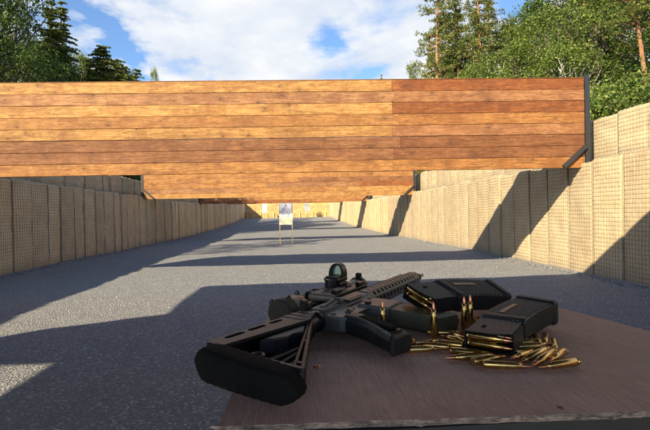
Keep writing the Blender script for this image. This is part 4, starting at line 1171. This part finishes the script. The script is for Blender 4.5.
# clear patches of blue in fixed directions of the sky
def hole(x, z, rad, amt, stretch=1.0, tilt=0.0):
    # x,z = direction components per unit y
    X = MA('DIVIDE', sep.outputs[0], MA('MAXIMUM', sep.outputs[1], .05)); Zc = MA('DIVIDE', sep.outputs[2], MA('MAXIMUM', sep.outputs[1], .05))
    dx_ = MA('ADD', MA('SUBTRACT', X, x), MA('MULTIPLY', MA('SUBTRACT', nw, .5), .22)); dz_ = MA('ADD', MA('SUBTRACT', Zc, z), MA('MULTIPLY', MA('SUBTRACT', nw2, .5), .16))
    c, s_ = math.cos(tilt), math.sin(tilt)
    u = MA('ADD', MA('MULTIPLY', dx_, c), MA('MULTIPLY', dz_, s_)); v = MA('SUBTRACT', MA('MULTIPLY', dz_, c), MA('MULTIPLY', dx_, s_))
    d2 = MA('ADD', MA('MULTIPLY', MA('MULTIPLY', u, u), 1 / (rad * stretch) ** 2), MA('MULTIPLY', MA('MULTIPLY', v, v), 1 / rad ** 2))
    return MA('MULTIPLY', MA('POWER', 2.718, MA('MULTIPLY', d2, -1.)), amt)
back = MA('MULTIPLY', MA('SUBTRACT', .25, sep.outputs[1]), 1.2, True); high = MA('MULTIPLY', MA('SUBTRACT', sep.outputs[2], .52), 1.6, True)
cover = MA('SUBTRACT', MA('ADD', n1, .19), MA('MAXIMUM', back, high))
for hl in ((-.47, .46, .085, .33, 1.6, -.3), (-.37, .375, .035, .30, 3.2, -.9), (-.32, .33, .03, .22, 1.5, 0), (.085, .37, .03, .2, 1.4, .2), (.19, .315, .028, .2, 1.3, .3), (.15, .285, .025, .18, 2.5, .1), (.10, .4, .03, .1, 2, -.6), (-.19, .31, .02, .14, 3, 0), (.5, .46, .05, .3, 1.3, 0)):
    cover = MA('SUBTRACT', cover, hole(*hl))
ramp = nd.new('ShaderNodeValToRGB'); nt.links.new(cover, ramp.inputs[0]); e = ramp.color_ramp.elements
e[0].position = .41; e[0].color = (0, 0, 0, 1); e[1].position = .62; e[1].color = (1, 1, 1, 1)
cl = nd.new('ShaderNodeValToRGB'); nt.links.new(MA('ADD', MA('MULTIPLY', n2, .6), MA('MULTIPLY', n1, .4)), cl.inputs[0]); e = cl.color_ramp.elements
CB = 8.6
e[0].position = .36; e[0].color = (.62, .72, .88, 1); e[1].position = .60; e[1].color = (1.0, 1.0, 1.0, 1)
clx = VM('SCALE', cl.outputs[0]); clx.inputs[3].default_value = CB
skb = VM('MULTIPLY', sky.outputs[0], (1.3, 1.6, 1.95)).outputs[0]
mx = nd.new('ShaderNodeMix'); mx.data_type = 'RGBA'; nt.links.new(ramp.outputs[0], mx.inputs[0]); nt.links.new(skb, mx.inputs[6]); nt.links.new(clx.outputs[0], mx.inputs[7])
nt.links.new(mx.outputs[2], bg.inputs[0]); bg.inputs[1].default_value = .05

sl = bpy.data.lights.new('sun', 'SUN'); sl.energy = 5; sl.angle = math.radians(.55); sl.color = (1, .85, .6)
so = bpy.data.objects.new('sun', sl); C.objects.link(so); so.rotation_euler = sun_dir.to_track_quat('-Z', 'Y').to_euler(); so.location = (-30, -30, 30)

cam = bpy.data.cameras.new('camera'); co = bpy.data.objects.new('camera', cam); C.objects.link(co); S.camera = co
cam.sensor_width = 36; cam.sensor_fit = 'HORIZONTAL'; cam.lens = 462 / 650 * 36; cam.clip_start = .02; cam.clip_end = 3000
def ray(px, py):
    a, b = px - 325, -(py - 215); c, s_ = math.cos(rol), math.sin(rol)
    u = a * c + b * s_; v = -a * s_ + b * c; d = (u / 462., 1., v / 462.)
    c, s_ = math.cos(pit), math.sin(pit); Dp = d[1] * c - d[2] * s_; Zp = d[1] * s_ + d[2] * c
    c, s_ = math.cos(yaw), math.sin(yaw); return Vector((d[0] * c + Dp * s_, -d[0] * s_ + Dp * c, Zp))
fw = ray(325, 215).normalized(); rt = (ray(425, 215) - ray(325, 215)).normalized(); upv = rt.cross(fw)
co.matrix_world = Matrix.Translation(CAM) @ Matrix((rt, upv, -fw)).transposed().to_4x4()

S.render.engine = 'CYCLES'
S.view_settings.view_transform = 'Standard'; S.view_settings.look = 'None'; S.view_settings.gamma = 1; S.view_settings.use_curve_mapping = False
S.view_settings.exposure = 1.25
S.cycles.max_bounces = 6; S.cycles.transparent_max_bounces = 8
